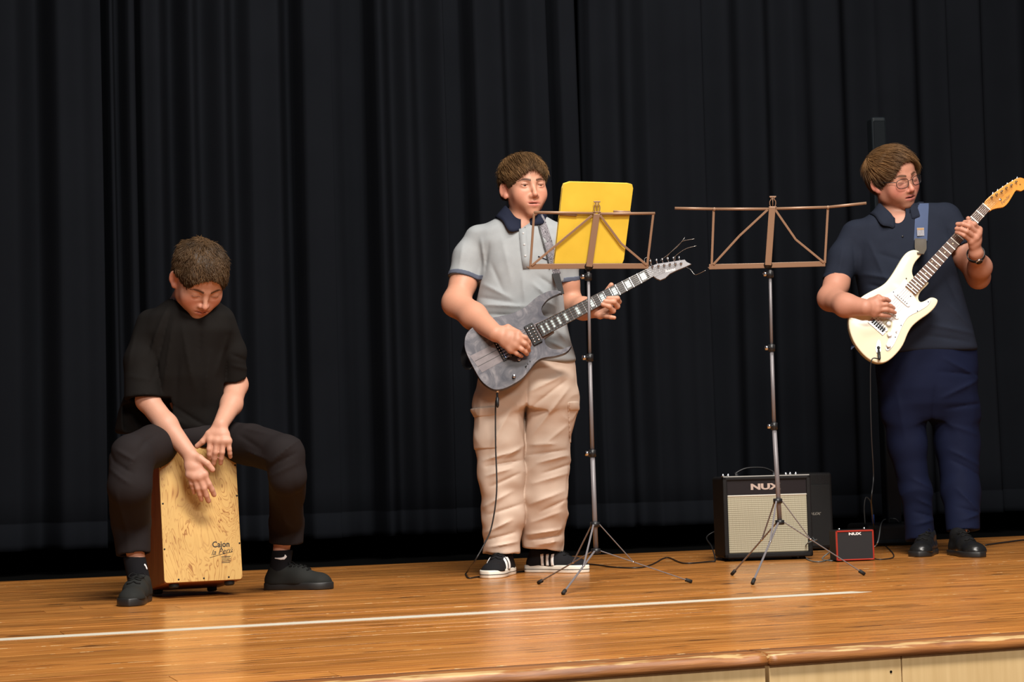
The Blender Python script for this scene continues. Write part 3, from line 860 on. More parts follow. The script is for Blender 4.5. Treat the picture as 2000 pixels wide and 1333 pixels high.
def neck_and_strings(root, fr, nut_px, end_px, bridge_px, w_nut, w_end, board_mat, neck_mat, zb, zstr_bridge, fret_w, inlays, dots, fret_mat, nut_mat, nfret):
    xn = fr.px(*nut_px)[0]; xe = fr.px(*end_px)[0]; xb = fr.px(*bridge_px)[0]
    yc = lambda x: np.interp(x, [xb, xn], [fr.px(*bridge_px)[1], fr.px(*nut_px)[1]])
    hw = lambda x: np.interp(x, [xe, xn], [w_end / 2, w_nut / 2])
    body_edge = xe
    # neck shaft: half round section
    V, Fc = [], []; K = 9
    xs = np.linspace(xe, xn, 14)
    for x in xs:
        for k in range(K):
            a = math.pi * k / (K - 1)
            V.append(fr.w(x, yc(x) + hw(x) * math.cos(a), zb - 0.006 - 0.019 * math.sin(a) ** 0.7))
    for i in range(len(xs) - 1):
        for k in range(K):
            a, b2 = i * K + k, i * K + (k + 1) % K
            Fc.append((a, b2, b2 + K, a + K))
    Fc.append(tuple(range(K))); Fc.append(tuple((len(xs) - 1) * K + k for k in range(K)))
    bm = bmesh.new(); bm.from_mesh(mesh_py(V, Fc)); neck = place(bm_mesh(bm), 'neck', neck_mat, root)
    board = place(slab_mesh(fr, [(xe, yc(xe) - hw(xe)), (xn, yc(xn) - hw(xn)), (xn, yc(xn) + hw(xn)), (xe, yc(xe) + hw(xe))], zb - 0.0065, zb, 0.0012, 2), 'fretboard', board_mat, root, None, False)
    S = xn - xb
    fx = [xn - S * (1 - 2 ** (-k / 12)) for k in range(0, nfret + 1)]
    for k in range(1, nfret + 1):
        x = fx[k]
        if x < xe + 0.002: break
        place(box_mesh(fr, x - fret_w / 2, x + fret_w / 2, yc(x) - hw(x) * .98, yc(x) + hw(x) * .98, zb - 0.001, zb + 0.0012, 0.0004, 1), 'fret', fret_mat, board, None, False)
    for k in inlays:
        x0, x1_ = fx[k] , fx[k - 1]
        if x0 < xe: continue
        m_ = (x1_ - x0) * 0.20
        place(box_mesh(fr, x0 + m_, x1_ - m_, yc(x0) - hw(x0) * .62, yc(x0) + hw(x0) * .62, zb - 0.001, zb + 0.0003), 'inlay', M_PEARL, board, None, False)
    for k in dots:
        x = (fx[k] + fx[k - 1]) / 2
        for oy in ((-.5, .5) if k in (12, 24) else (0,)):
            place(lathe_mesh(Frame(fr.w(x, yc(x) + oy * hw(x), zb), fr.x, fr.y, fr.z), [(0.0032, -0.001), (0.0032, 0.0003)], 10), 'inlay', M_DOT, board)
    place(box_mesh(fr, xn - 0.001, xn + 0.004, yc(xn) - hw(xn), yc(xn) + hw(xn), zb - 0.005, zb + 0.004, 0.0006, 1), 'nut', nut_mat, root, None, False)
    return xn, xe, xb, yc, hw
def knob(fr, root, x, y, z, r, h, m, name='knob'):
    place(lathe_mesh(Frame(fr.w(x, y, z), fr.x, fr.y, fr.z), [(r * 1.05, 0), (r, h * .25), (r * .88, h * .95), (r * .75, h)], 16), name, m, root)

# --- the boy's grey guitar
gb = thing('electric_guitar', GB.w(0, 0, -0.03), 'grey burl electric guitar with pointed headstock held by the boy', 'guitar')
ob = [z4(*p) for p in ((130, 550), (102, 640), (112, 760), (190, 930), (290, 1105), (390, 1195), (480, 1225), (600, 1200), (760, 1110), (850, 1020), (950, 895), (1040, 845), (1180, 825), (1310, 780), (1372, 705), (1345, 712), (1260, 742), (1150, 742), (1075, 695), (1052, 625),
                       (1075, 560), (1130, 450), (1105, 372), (1050, 345), (1017, 280), (1035, 215), (1110, 135), (1245, 72), (1232, 52), (1150, 42), (1070, 62), (960, 122), (860, 210), (770, 272), (650, 322), (540, 345), (420, 372), (300, 420), (195, 485))]
pb = smooth_outline(GB, ob, 3)
if sum(pb[i][0] * pb[(i + 1) % len(pb)][1] - pb[(i + 1) % len(pb)][0] * pb[i][1] for i in range(len(pb))) < 0: pb = pb[::-1]
gb_body = place(slab_mesh(GB, pb, -0.040, -0.006, 0.004, 2), 'body', M_BURLSIDE, gb, None, False)
place(slab_mesh(GB, [(x * 0.994, y * 0.994) for x, y in pb], -0.0065, 0.0, 0.0035, 2), 'burl_top', m_burl, gb, None, False)
nut_b, end_b, brg_b = (1264, 537), z4(985, 522), (983, 684)
xn, xe, xb, yc, hw = neck_and_strings(gb, GB, nut_b, end_b, brg_b, 0.043, 0.056, M_EBONY, M_BURLSIDE, 0.010, 0.012, 0.0024, (1, 3, 5, 7, 9, 12, 15, 17, 19, 21, 23), (), M_CHROME, M_BLKPLASTIC, 24)
# through-neck stripe over the lower body
xt = min(p[0] for p in pb) + 0.010
place(slab_mesh(GB, [(xt + .012, yc(xt) - .040), (xe, yc(xe) - .034), (xe, yc(xe) + .034), (xt, yc(xt) + .040)], -0.001, 0.0007, 0.0003, 1), 'centre_stripe', M_STRIPE, gb, None, False)
for s_ in (-.012, .012):
    place(slab_mesh(GB, [(xt + .008, yc(xt) + s_ - .0012), (xb - .02, yc(xb) + s_ - .0012), (xb - .02, yc(xb) + s_ + .0012), (xt + .008, yc(xt) + s_ + .0012)], 0.0, 0.0010), 'pinstripe', M_BURLSIDE, gb, None, False)
place(slab_mesh(GB, [(xe - .002, yc(xe) - .036), (xe + .05, yc(xe) - .030), (xe + .05, yc(xe) + .030), (xe - .002, yc(xe) + .036)], -0.03, 0.001, 0.002, 1), 'neck_joint', M_STRIPE, gb, None, False)
pk = place(box_mesh(GB, xe - .046, xe - .008, yc(xe) - .043, yc(xe) + .043, -0.002, 0.007, 0.002, 2), 'pickup', M_BLKPLASTIC, gb, None, False)
for r_ in range(2):
    for i in range(6):
        y_ = yc(xe) - .030 + i * .012
        place(lathe_mesh(Frame(GB.w(xe - .036 + r_ * .018, y_, .007), GB.x, GB.y, GB.z), [(0.0036, -.001), (0.0036, .001), (0.002, .0016)], 8), 'pole_piece', M_CHROME, pk)
pk = place(box_mesh(GB, xb + .018, xb + .056, yc(xb) - .043, yc(xb) + .043, -0.002, 0.007, 0.002, 2), 'pickup', M_BLKPLASTIC, gb, None, False)
for i in range(6):
    place(lathe_mesh(Frame(GB.w(xb + .028, yc(xb) - .030 + i * .012, .007), GB.x, GB.y, GB.z), [(0.0036, -.001), (0.0036, .001), (0.002, .0016)], 8), 'pole_piece', M_CHROME, pk)
br = place(box_mesh(GB, xb - .020, xb + .006, yc(xb) - .042, yc(xb) + .042, -0.001, 0.006, 0.0015, 2), 'bridge', M_BLKMETAL, gb, None, False)
M_SADDLE = mat('blue_lit_saddle', (0.32, 0.45, 0.72), 0.3, 0.9)  # blue light falling on the saddles is put into their colour
for i in range(6):
    y_ = yc(xb) - .031 + i * .0124
    place(box_mesh(GB, xb - .008, xb + .010, y_ - .0045, y_ + .0045, 0.005, 0.012, 0.0012, 1), 'saddle', M_SADDLE, br, None, False)
    place(lathe_mesh(Frame(GB.w(xb - .014, y_, .006), GB.x, GB.y, GB.z), [(0.0028, -.001), (0.0028, .004), (0.0016, .005)], 8), 'string_post', M_CHROME, br)
for p in (z4(750, 866), z4(690, 1066)):
    knob(GB, gb, *GB.px(*p), 0.0, 0.0078, 0.016, M_CHROME)
for p in (z4(825, 950), z4(852, 915), z4(880, 885)):
    x_, y_ = GB.px(*p)
    place(box_mesh(GB, x_ - .002, x_ + .002, y_ - .003, y_ + .003, 0, 0.002), 'selector_slot', M_BLKPLASTIC, gb, None, False)
x_, y_ = GB.px(*z4(828, 952))
place(tube_mesh([GB.w(x_, y_, 0), GB.w(x_ + .003, y_, .012)], [.0016, .0024], 8), 'selector_switch', M_BLKPLASTIC, gb)
oh = [z5(*p) for p in ((1152, 383), (1185, 330), (1290, 292), (1440, 270), (1590, 246), (1632, 240), (1655, 268), (1714, 297), (1640, 332), (1540, 372), (1450, 415), (1392, 470), (1330, 496), (1282, 476), (1242, 446), (1198, 466))]
ph = [GB.px(*p) for p in oh]
if sum(ph[i][0] * ph[(i + 1) % len(ph)][1] - ph[(i + 1) % len(ph)][0] * ph[i][1] for i in range(len(ph))) < 0: ph = ph[::-1]
hs = place(slab_mesh(GB, ph, -0.010, 0.005, 0.0012, 1), 'headstock', M_GREYHEAD, gb, None, False)
c_ = GB.px(*z5(1452, 372)); d_ = GB.px(*z5(1540, 352)); an = math.atan2(d_[1] - c_[1], d_[0] - c_[0])
place(text_mesh('Ibanez', Frame(GB.w(c_[0], c_[1], .0056), GB.x * math.cos(an) + GB.y * math.sin(an), GB.y * math.cos(an) - GB.x * math.sin(an), GB.z), 0.016, 0.0003, 0, 1.0, 0.0004), 'lettering', M_WHITEPRINT, hs, None, False)
pegs = [z5(*p) for p in ((1232, 330), (1307, 322), (1378, 312), (1447, 303), (1516, 296), (1586, 290))]
for i, p in enumerate(pegs):
    x_, y_ = GB.px(*p); x2, y2 = GB.px(p[0] - 3.0, p[1] - 11)
    t = place(lathe_mesh(Frame(GB.w(x_, y_, .005), GB.x, GB.y, GB.z), [(0.0055, 0), (0.005, .003), (0.003, .004), (0.003, .012), (0.0036, .013)], 10), 'tuning_peg', M_CHROME, gb)
    place(tube_mesh([GB.w(x_, y_, -.008), GB.w(x2, y2, -.008), GB.w(x2 - (x_ - x2) * .35, y2 - (y_ - y2) * .35, -.008)], [.002, .0022, .0055], 8), 'peg_button', M_CHROME, t)
    yb = yc(xb) + .031 - i * .0124; yn = yc(xn) + .0175 - i * .007
    place(tube_mesh([GB.w(xb, yb, .0125), GB.w(xn + .002, yn, .0140), GB.w(x_, y_, .012)], 0.0008 - i * .00006, 5), 'string', M_STEEL, gb)
for pts in (((1330, 250), (1440, 170), (1560, 60), (1610, 30), (1745, 12)), ((1400, 235), (1440, 170), (1540, 90), (1625, -10)), ((1500, 215), (1540, 180), (1640, 120), (1770, 90)), ((1640, 330), (1700, 370), (1750, 440), (1810, 430), (1880, 400)), ((1190, 330), (1215, 270), (1180, 225), (1130, 250), (1125, 300)), ((1505, 290), (1510, 230), (1505, 210))):
    place(tube_mesh(spline([GB.w(*GB.px(*z5(*p)), 0.004 + 0.01 * i) for i, p in enumerate(pts)], 4), 0.0009, 5), 'string_end', M_STEEL, gb)
x_, y_ = GB.px(*z4(492, 1225))
place(tube_mesh([GB.w(*GB.px(*z4(497, 1200)), -.02), GB.w(*GB.px(*z4(490, 1245)), -.02)], .006, 10), 'jack_socket', M_CHROME, gb)
x_, y_ = GB.px(*z4(1240, 72))
place(tube_mesh([GB.w(x_ - .004, y_ + .004, -.02), GB.w(x_ + .006, y_ - .004, -.02)], [.004, .006], 8), 'strap_button', M_BLKMETAL, gb)

# --- the man's cream guitar
gm = thing('electric_guitar', GM.w(0, 0, -0.03), 'cream double cutaway electric guitar with white pickguard and amber headstock', 'guitar')
om = [z6(*p) for p in ((800, 45), (735, 70), (680, 130), (620, 230), (560, 325), (500, 400), (430, 450), (330, 500), (240, 555), (155, 640), (105, 760), (103, 890), (150, 1035), (220, 1140), (300, 1220), (380, 1265), (450, 1275), (530, 1250), (620, 1170), (690, 1075), (740, 955), (790, 875), (870, 805), (960, 742), (1030, 675), (1066, 605), (1045, 572), (990, 562),
                       (930, 595), (880, 610), (855, 570), (880, 500), (965, 412), (940, 388), (860, 410), (800, 330), (790, 260), (820, 180), (888, 95), (850, 55))]
pm = smooth_outline(GM, om, 3)
if sum(pm[i][0] * pm[(i + 1) % len(pm)][1] - pm[(i + 1) % len(pm)][0] * pm[i][1] for i in range(len(pm))) < 0: pm = pm[::-1]
place(slab_mesh(GM, pm, -0.044, 0.0, 0.0075, 3), 'body', M_CREAM, gm)
og = [z6(*p) for p in ((712, 362), (640, 450), (560, 500), (482, 545), (455, 600), (430, 700), (440, 790), (520, 800), (570, 830), (560, 920), (515, 1060), (497, 1120), (515, 1142), (545, 1128), (590, 1072), (645, 955), (692, 850), (752, 770), (870, 708), (950, 655), (985, 606), (960, 598), (905, 622), (850, 612), (815, 560), (790, 520))]
pg = smooth_outline(GM, og, 3)
if sum(pg[i][0] * pg[(i + 1) % len(pg)][1] - pg[(i + 1) % len(pg)][0] * pg[i][1] for i in range(len(pg))) < 0: pg = pg[::-1]
place(slab_mesh(GM, [(x * 1.006, y * 1.006) for x, y in pg], -0.001, 0.0012), 'pickguard_edge', M_BLKPLASTIC, gm, None, False)
guard = place(slab_mesh(GM, pg, -0.001, 0.0024, 0.0005, 1), 'pickguard', M_GUARD, gm, None, False)
for p in ((722, 357), (583, 505), (768, 552), (960, 612), (842, 712), (665, 868), (602, 995), (520, 1118)):
    place(lathe_mesh(Frame(GM.w(*GM.px(*z6(*p)), .0024), GM.x, GM.y, GM.z), [(0.0026, -.001), (0.0026, .0006)], 8), 'screw', M_BLKMETAL, guard)
nut_m, end_m, brg_m = z7(842, 338), z6(740, 470), (1716, 636)
xn, xe, xb, yc, hw = neck_and_strings(gm, GM, nut_m, end_m, brg_m, 0.043, 0.057, M_ROSEW, M_MAPLE, 0.014, 0.012, 0.0044, (), (3, 5, 7, 9, 12, 15, 17, 19, 21), mat('nickel_fret', (0.8, 0.78, 0.72), 0.35, 0.6), mat('bone_nut', (0.75, 0.7, 0.58), 0.4), 21)
place(slab_mesh(GM, [(xe, yc(xe) - .0285), (xe + .085, yc(xe) - .0275), (xe + .085, yc(xe) + .026), (xe, yc(xe) + .0275)], -0.022, 0.0085, 0.004, 2), 'neck_heel', M_MAPLE, gm, None, False)
for t_, sk in ((0.24, 0.0), (0.60, 0.0), (0.93, 0.35)):
    xc = xe + (xb - xe) * t_ - 0.004; pts = []
    for s_ in (-1, 1):
        cyy = yc(xc) + s_ * .034
        for k in range(7):
            a = math.radians(-90 + 180 * k / 6) if s_ > 0 else math.radians(90 + 180 * k / 6)
            pts.append((xc + .009 * math.sin(-a) * 1.0 + sk * s_ * .012, cyy + .009 * math.cos(a) * (1 if s_ > 0 else 1)))
    ar = sum(pts[i][0] * pts[(i + 1) % len(pts)][1] - pts[(i + 1) % len(pts)][0] * pts[i][1] for i in range(len(pts)))
    pk = place(slab_mesh(GM, pts if ar > 0 else pts[::-1], 0.001, 0.0075, 0.001, 1), 'pickup', M_GUARD, gm, None, False)
    for i in range(6):
        place(lathe_mesh(Frame(GM.w(xc + sk * (i - 2.5) / 3 * .010, yc(xc) - .026 + i * .0104, .0075), GM.x, GM.y, GM.z), [(0.0024, -.001), (0.0024, .0008)], 8), 'pole_piece', M_BLKMETAL, pk)
br = place(box_mesh(GM, xb - .022, xb + .014, yc(xb) - .042, yc(xb) + .042, 0.0, 0.004, 0.0012, 1), 'bridge', M_CHROME, gm, None, False)
for i in range(6):
    y_ = yc(xb) - .028 + i * .0112
    place(box_mesh(GM, xb - .012, xb + .006, y_ - .0046, y_ + .0046, 0.003, 0.010, 0.001, 1), 'saddle', M_BLKMETAL, br, None, False)
for p in ((528, 852), (537, 968), (527, 1085)):
    knob(GM, gm, *GM.px(*z6(*p)), 0.0024, 0.0105, 0.013, M_GUARD)
x_, y_ = GM.px(*z6(606, 940))
place(tube_mesh([GM.w(x_, y_, .002), GM.w(x_ + .004, y_, .016)], [.0018, .0035], 8), 'selector_switch', M_GUARD, gm)
jx, jy = GM.px(*z6(420, 1100))
jd = nrm(onplane(*z6(425, 1000), GM.o, GM.z) - onplane(*z6(415, 1200), GM.o, GM.z))
jf = Frame(GM.w(jx, jy, 0.0), jd, np.cross(GM.z, jd), GM.z)
jp = [(0.031 * math.cos(t), 0.0115 * math.sin(t) * (1 - .2 * math.cos(t))) for t in np.linspace(0, 2 * math.pi, 24, endpoint=False)]
jk = place(slab_mesh(jf, jp, -0.001, 0.002, 0.0006, 1), 'jack_plate', M_CHROME, gm, None, False)
place(lathe_mesh(Frame(jf.w(-.004, 0, .002), jf.x, jf.y, jf.z), [(0.008, -.001), (0.0075, .0006), (0.005, .0003)], 14), 'jack_socket', M_BLKMETAL, jk)
oh = [z7(*p) for p in ((828, 312), (845, 265), (900, 215), (960, 170), (1030, 120), (1120, 65), (1168, 42), (1205, 42), (1240, 62), (1254, 100), (1238, 150), (1195, 176), (1150, 166), (1118, 212), (1070, 290), (1022, 335), (960, 346), (905, 362), (872, 382))]
ph = [GM.px(*p) for p in oh]
ph = [tuple(q) for q in spline(ph, 2, True)]
if sum(ph[i][0] * ph[(i + 1) % len(ph)][1] - ph[(i + 1) % len(ph)][0] * ph[i][1] for i in range(len(ph))) < 0: ph = ph[::-1]
hs = place(slab_mesh(GM, ph, -0.008, 0.007, 0.0015, 2), 'headstock', M_MAPLE, gm, None, False)
c_ = GM.px(*z7(1040, 262)); d_ = GM.px(*z7(1110, 190)); an = math.atan2(d_[1] - c_[1], d_[0] - c_[0])
place(text_mesh('Fender', Frame(GM.w(c_[0], c_[1], .0075), GM.x * math.cos(an) + GM.y * math.sin(an), GM.y * math.cos(an) - GM.x * math.sin(an), GM.z), 0.019, 0.0002, 0.3, 1.0, 0.0), 'lettering', mat('brown_print', (0.12, 0.05, 0.012), 0.5), hs, None, False)
place(lathe_mesh(Frame(GM.w(*GM.px(*z7(1186, 108)), .007), GM.x, GM.y, GM.z), [(0.004, -.001), (0.004, .0005)], 10), 'plug', mat('plug_wood', (0.30, 0.12, 0.02), 0.5), hs)
place(lathe_mesh(Frame(GM.w(*GM.px(*z7(988, 262)), .007), GM.x, GM.y, GM.z), [(0.005, -.001), (0.005, .003), (.003, .0035)], 10), 'string_tree', M_CHROME, hs)
for i, p in enumerate(((900, 242), (948, 212), (998, 182), (1045, 148), (1095, 120), (1143, 88))):
    x_, y_ = GM.px(*z7(*p)); x2, y2 = GM.px(*z7(p[0] + 18, p[1] - 46))
    t = place(lathe_mesh(Frame(GM.w(x_, y_, .007), GM.x, GM.y, GM.z), [(0.0055, 0), (0.005, .002), (0.0032, .003), (0.0032, .013), (0.0038, .014)], 10), 'tuning_peg', M_CHROME, gm)
    place(tube_mesh([GM.w(x_, y_, -.008), GM.w(x2, y2, -.008), GM.w(x2 + (x2 - x_) * .4, y2 + (y2 - y_) * .4, -.008)], [.002, .0024, .0055], 8), 'peg_button', M_CHROME, t)
    yb = yc(xb) + .026 - i * .0104; yn = yc(xn) + .0175 - i * .007
    place(tube_mesh([GM.w(xb, yb, .0118), GM.w(xn + .002, yn, .0185), GM.w(x_, y_, .014)], 0.0007 - i * .00005, 5), 'string', M_STEEL, gm)

# ------------------------------------------------------------------ music stands
M_BRONZE = mat('bronze_enamel', (0.27, 0.160, 0.100), 0.42, 0.15)
M_GREYTUBE = mat('grey_tube', (0.17, 0.158, 0.168), 0.42, 0.15)
def music_stand(label, feet, lo_hub, hi_hub, poles, knobs, plate, lower, clip, top_left, top_right, rods, diags, yaw, tilt, joints):
    fp = [FP(*f) for f in feet]
    base = sum(fp) / 3
    root = thing('music_stand', (base[0], base[1], 0), label, 'music stand', 'folding music stands')
    vp = lambda p, dw=0.0: onplane(*p, base + VN * dw, VN)
    axis = vp(lo_hub)
    hub_lo, hub_hi = vp(lo_hub), vp(hi_hub)
    for i, f in enumerate(fp):
        d = nrm(np.array([f[0] - base[0], f[1] - base[1], 0]))
        a = hub_lo + d * 0.016; e = f + np.array([0, 0, 0.006])
        side = np.cross(d, VU)
        leg = place(bar_mesh(a, e, side, 0.0075, 0.0035), 'leg', M_GREYTUBE, root, None, False)
        place(tube_mesh([e - nrm(e - a) * .022, e + nrm(e - a) * .002], .0068, 10), 'rubber_foot', M_RUBBER, leg)
        mid = a + (e - a) * joints
        st = hub_hi + d * 0.016
        place(bar_mesh(st, mid, side, 0.0065, 0.0028), 'brace', M_GREYTUBE, leg, None, False)
        place(tube_mesh([mid - side * .004, mid + side * .004], .0035, 8), 'rivet', M_CHROME, leg)
    for hb, nm in ((hub_lo, 'lower_hub'), (hub_hi, 'upper_hub')):
        place(lathe_mesh(Frame(hb, (1, 0, 0), (0, 1, 0), (0, 0, 1)), [(0.011, -.009), (0.0165, -.008), (0.0165, .008), (0.011, .009)], 14), nm, M_BLKPLASTIC, root)
    rads = (0.0085, 0.0070, 0.0055)
    names = ('lower_tube', 'middle_tube', 'upper_tube')
    for i in range(3):
        a, b2 = vp(poles[i]), vp(poles[i + 1])
        place(tube_mesh([a - (b2 - a) * 0.02, b2], rads[i], 14), names[i], M_GREYTUBE, root)
    for p in knobs:
        c = vp(p)
        cl = place(lathe_mesh(Frame(c, (1, 0, 0), (0, 1, 0), (0, 0, 1)), [(0.0085, -.013), (0.0125, -.012), (0.0125, .012), (0.0085, .013)], 14), 'clamp', M_BLKPLASTIC, root)
        kd = nrm(-VR + VN * .5)
        place(tube_mesh([c + kd * .008, c + kd * .018, c + kd * .0185, c + kd * .028], [.004, .004, .0095, .008], 10), 'clamp_knob', M_CHROME, cl)
    # desk plane: back of the desk faces the hall, its top leans towards the hall
    zh = VN * math.cos(yaw) + VR * math.sin(yaw); xx = VR * math.cos(yaw) - VN * math.sin(yaw)
    up = VU * math.cos(tilt) + zh * math.sin(tilt); nn = zh * math.cos(tilt) - VU * math.sin(tilt)
    O = vp((plate[1][0], plate[1][1]), 0.012)
    DK = Frame(O, xx, up, nn)
    dp = lambda p, z=0.0: DK.w(*DK.px(*p), z)
    def bar(name, a, b2, w, t=0.003, z=0.0, par=root):
        return place(bar_mesh(dp(a, z), dp(b2, z), np.cross(DK.z, dp(b2) - dp(a)), w, t), name, M_BRONZE, par, None, False)
    pl = bar('centre_plate', plate[0], plate[1], 0.0235, 0.004, 0.004)
    c0 = dp(plate[1])
    for a, b2 in lower:
        bt = bar('ledge_rail', a, b2, 0.0185, 0.003, -0.001)
        ql = bar_mesh(dp(a, -0.0), dp(b2, -0.0), DK.z, 0.045, 0.0025)
        d_ = -DK.y * 0.0085 - DK.z * 0.022
        for v in ql.vertices: v.co += Vector(d_)
        place(ql, 'ledge', M_BRONZE, bt, None, False)
    place(lathe_mesh(Frame(dp(plate[1], -0.002) , DK.x, DK.y, DK.z), [(.016, -.004), (.016, .003)], 12), 'pivot', M_BLKPLASTIC, root)
    for pts, nm in ((top_left, 'top_arm'), (top_right, 'top_arm')):
        for a, b2 in zip(pts[:-1], pts[1:]):
            place(tube_mesh([dp(a), dp(b2)], 0.0050, 10, True, (DK.z, 0.7)), nm, M_BRONZE, root)
        for p in pts[1:-1]:
            place(lathe_mesh(Frame(dp(p, .001), DK.x, DK.y, DK.z), [(.006, -.003), (.006, .004), (.003, .005)], 10), 'rivet', M_BRONZE, root)
    for a, b2 in rods: bar('side_rod', a, b2, 0.0085)
    for pts in diags:
        for a, b2 in zip(pts[:-1], pts[1:]): bar('strut', a, b2, 0.0080, 0.003, 0.002)
    # lyre shaped page clip
    cxp, cyp, s_ = clip
    for sg_ in (-1, 1):
        place(tube_mesh(spline([dp((cxp + sg_ * a * s_, cyp + b2 * s_), .003) for a, b2 in ((2.5, 22), (5.5, 16), (5.5, 9), (2.5, 4), (4.8, 0))], 4), 0.0017, 6), 'page_clip', M_BRONZE, root)
    bar('page_clip', (cxp - 6.5 * s_, cyp), (cxp + 6.5 * s_, cyp), 0.005, 0.003, 0.003)
    place(tube_mesh([dp((cxp, cyp + 1), .003), dp((cxp, cyp + 22 * s_), .003)], 0.0014, 6), 'page_clip', M_BRONZE, root)
    bar('page_clip', (cxp - 7.5 * s_, cyp + 20 * s_), (cxp + 7.5 * s_, cyp + 20 * s_), 0.004, 0.003, 0.003)
    return root, DK
st1, DK1 = music_stand('bronze folding music stand holding the yellow folder', ((1052, 1142), (1100, 1163), (1350, 1140)), (1164, 1077), (1162, 1025),
    ((1164, 1076), (1157, 886), (1152, 699), (1149, 528)), ((1157, 886), (1152, 699), (1149, 541)), ((1165, 418), (1150, 521)), (((1034, 521), (1146, 520)), ((1155, 520), (1267, 520))), (1165.5, 394, 1.0),
    ((1162, 417), (1043, 415)), ((1168, 418), (1279, 417)), (((1043, 417), (1036, 520)), ((1276, 418), (1264, 519))),
    (((1156, 421), (1038, 519)), ((1172, 421), (1213, 476), (1263, 518))), math.radians(14), math.radians(16), 0.36)
for a, b2 in (((1092, 418.5), (1127, 420.5)), ((1199, 413.5), (1232, 415))):
    place(tube_mesh([DK1.w(*DK1.px(*a), -.004), DK1.w(*DK1.px(*b2), -.004)], 0.0045, 8), 'top_arm', M_BRONZE, st1)
st2, DK2 = music_stand('empty bronze folding music stand with spread top arms, in front of the amplifier', ((1430, 1125), (1470, 1143), (1688, 1125)), (1523, 1021), (1519, 979),
    ((1523, 1020), (1512, 833), (1507, 680), (1504, 528)), ((1512, 833), (1507, 680), (1504, 536)), ((1508, 404), (1500, 518)), (((1385, 521.5), (1496, 519)), ((1505, 518.5), (1612, 515.5))), (1509, 384.5, 1.0),
    ((1505, 408.5), (1395, 408.5), (1318, 407)), ((1512, 408), (1617, 405), (1692, 397)), (((1394, 410), (1390, 518)), ((1617, 406), (1611, 514))),
    (((1499, 410), (1444, 461), (1393, 517)), ((1514, 410), (1554, 468), (1609, 513))), math.radians(0), math.radians(14), 0.33)

# yellow folder standing on the first desk
m_fold, nt, b = new_mat('yellow_card'); N, L = nt.nodes.new, nt.links.new
b.inputs['Roughness'].default_value = 0.55
tc = N('ShaderNodeTexCoord'); n = N('ShaderNodeTexNoise'); n.inputs['Scale'].default_value = 9; n.inputs['Detail'].default_value = 5; L(tc.outputs['Object'], n.inputs[0])
r = N('ShaderNodeValToRGB'); r.color_ramp.elements[0].position = 0.3; r.color_ramp.elements[1].position = 0.7
r.color_ramp.elements[0].color = (0.64, 0.42, 0.030, 1); r.color_ramp.elements[1].color = (0.74, 0.50, 0.045, 1)
L(n.outputs['Fac'], r.inputs[0]); L(r.outputs[0], b.inputs['Base Color'])
fo = [DK1.px(*p) for p in ((1084, 516.5), (1217, 515.5), (1220, 508), (1238, 369), (1236, 361), (1228, 359), (1160, 357), (1115, 356), (1103, 360), (1100, 368))]
folder = thing('folder', DK1.w(*DK1.px(1150, 516), -.013), 'yellow card folder standing on the left music stand', 'folder')
place(slab_mesh(DK1, fo, -.0105, -.0085, .0005, 1), 'cover', m_fold, folder, None, False)
place(slab_mesh(DK1, [(x * .99, y * .985 + .0025) for x, y in fo], -.0215, -.0108, .001, 1), 'pages', mat('cream_paper', (0.72, 0.62, 0.33), 0.7), folder, None, False)
place(slab_mesh(DK1, fo, -.0240, -.0218, .0005, 1), 'cover', m_fold, folder, None, False)

# ------------------------------------------------------------------ amplifiers
def amp_material(name, c0, c1, sc, rough=0.9):
    m, nt, b = new_mat(name); N, L = nt.nodes.new, nt.links.new
    tc = N('ShaderNodeTexCoord'); b.inputs['Roughness'].default_value = rough
    outs = []
    for ax, s_ in (((1, 0.35, 0), sc), ((0, 0, 1), sc * 0.62)):
        d = N('ShaderNodeVectorMath'); d.operation = 'DOT_PRODUCT'; d.inputs[1].default_value = ax; L(tc.outputs['Object'], d.inputs[0])
        mu = N('ShaderNodeMath'); mu.operation = 'MULTIPLY'; mu.inputs[1].default_value = s_; L(d.outputs['Value'], mu.inputs[0])
        sn = N('ShaderNodeMath'); sn.operation = 'SINE'; L(mu.outputs[0], sn.inputs[0]); outs.append(sn)
    mx_ = N('ShaderNodeMath'); mx_.operation = 'MAXIMUM'; L(outs[0].outputs[0], mx_.inputs[0]); L(outs[1].outputs[0], mx_.inputs[1])
    r = N('ShaderNodeValToRGB'); e = r.color_ramp.elements; e[0].position = 0.55; e[0].color = (*c0, 1); e[1].position = 0.93; e[1].color = (*c1, 1)
    L(mx_.outputs[0], r.inputs[0]); L(r.outputs[0], b.inputs['Base Color'])
    return m
M_TOLEX = mat('black_tolex', (0.0045, 0.0042, 0.0048), 0.6, spec=.3, bump=0.6, bscale=500)
M_GRILL = amp_material('cream_grille_cloth', (0.47, 0.45, 0.335), (0.17, 0.15, 0.10), 1150)
def amp_frame(fl, yaw):
    o = FP(*fl)
    zh = VN * math.cos(yaw) + VR * math.sin(yaw); xx = VR * math.cos(yaw) - VN * math.sin(yaw)
    return Frame((o[0], o[1], 0), xx, VU, zh)
AF = amp_frame((1417, 1098), math.radians(7))
AW, AH, AD = 0.388, 0.362, 0.205
amp = thing('guitar_amplifier', AF.w(AW / 2, 0, -AD / 2), 'black guitar amplifier with cream woven grille and top handle', 'amplifier')
place(box_mesh(AF, 0, AW, 0.012, AH, -AD, -0.012, 0.012, 3), 'cabinet', M_TOLEX, amp, None, False)
for a, b2, c, d in ((0, AW, .012, .034), (0, AW, AH - .018, AH), (0, .020, .012, AH), (AW - .020, AW, .012, AH)):
    place(box_mesh(AF, a, b2, c, d, -.03, 0.0, .006, 2), 'front_rim', M_TOLEX, amp, None, False)
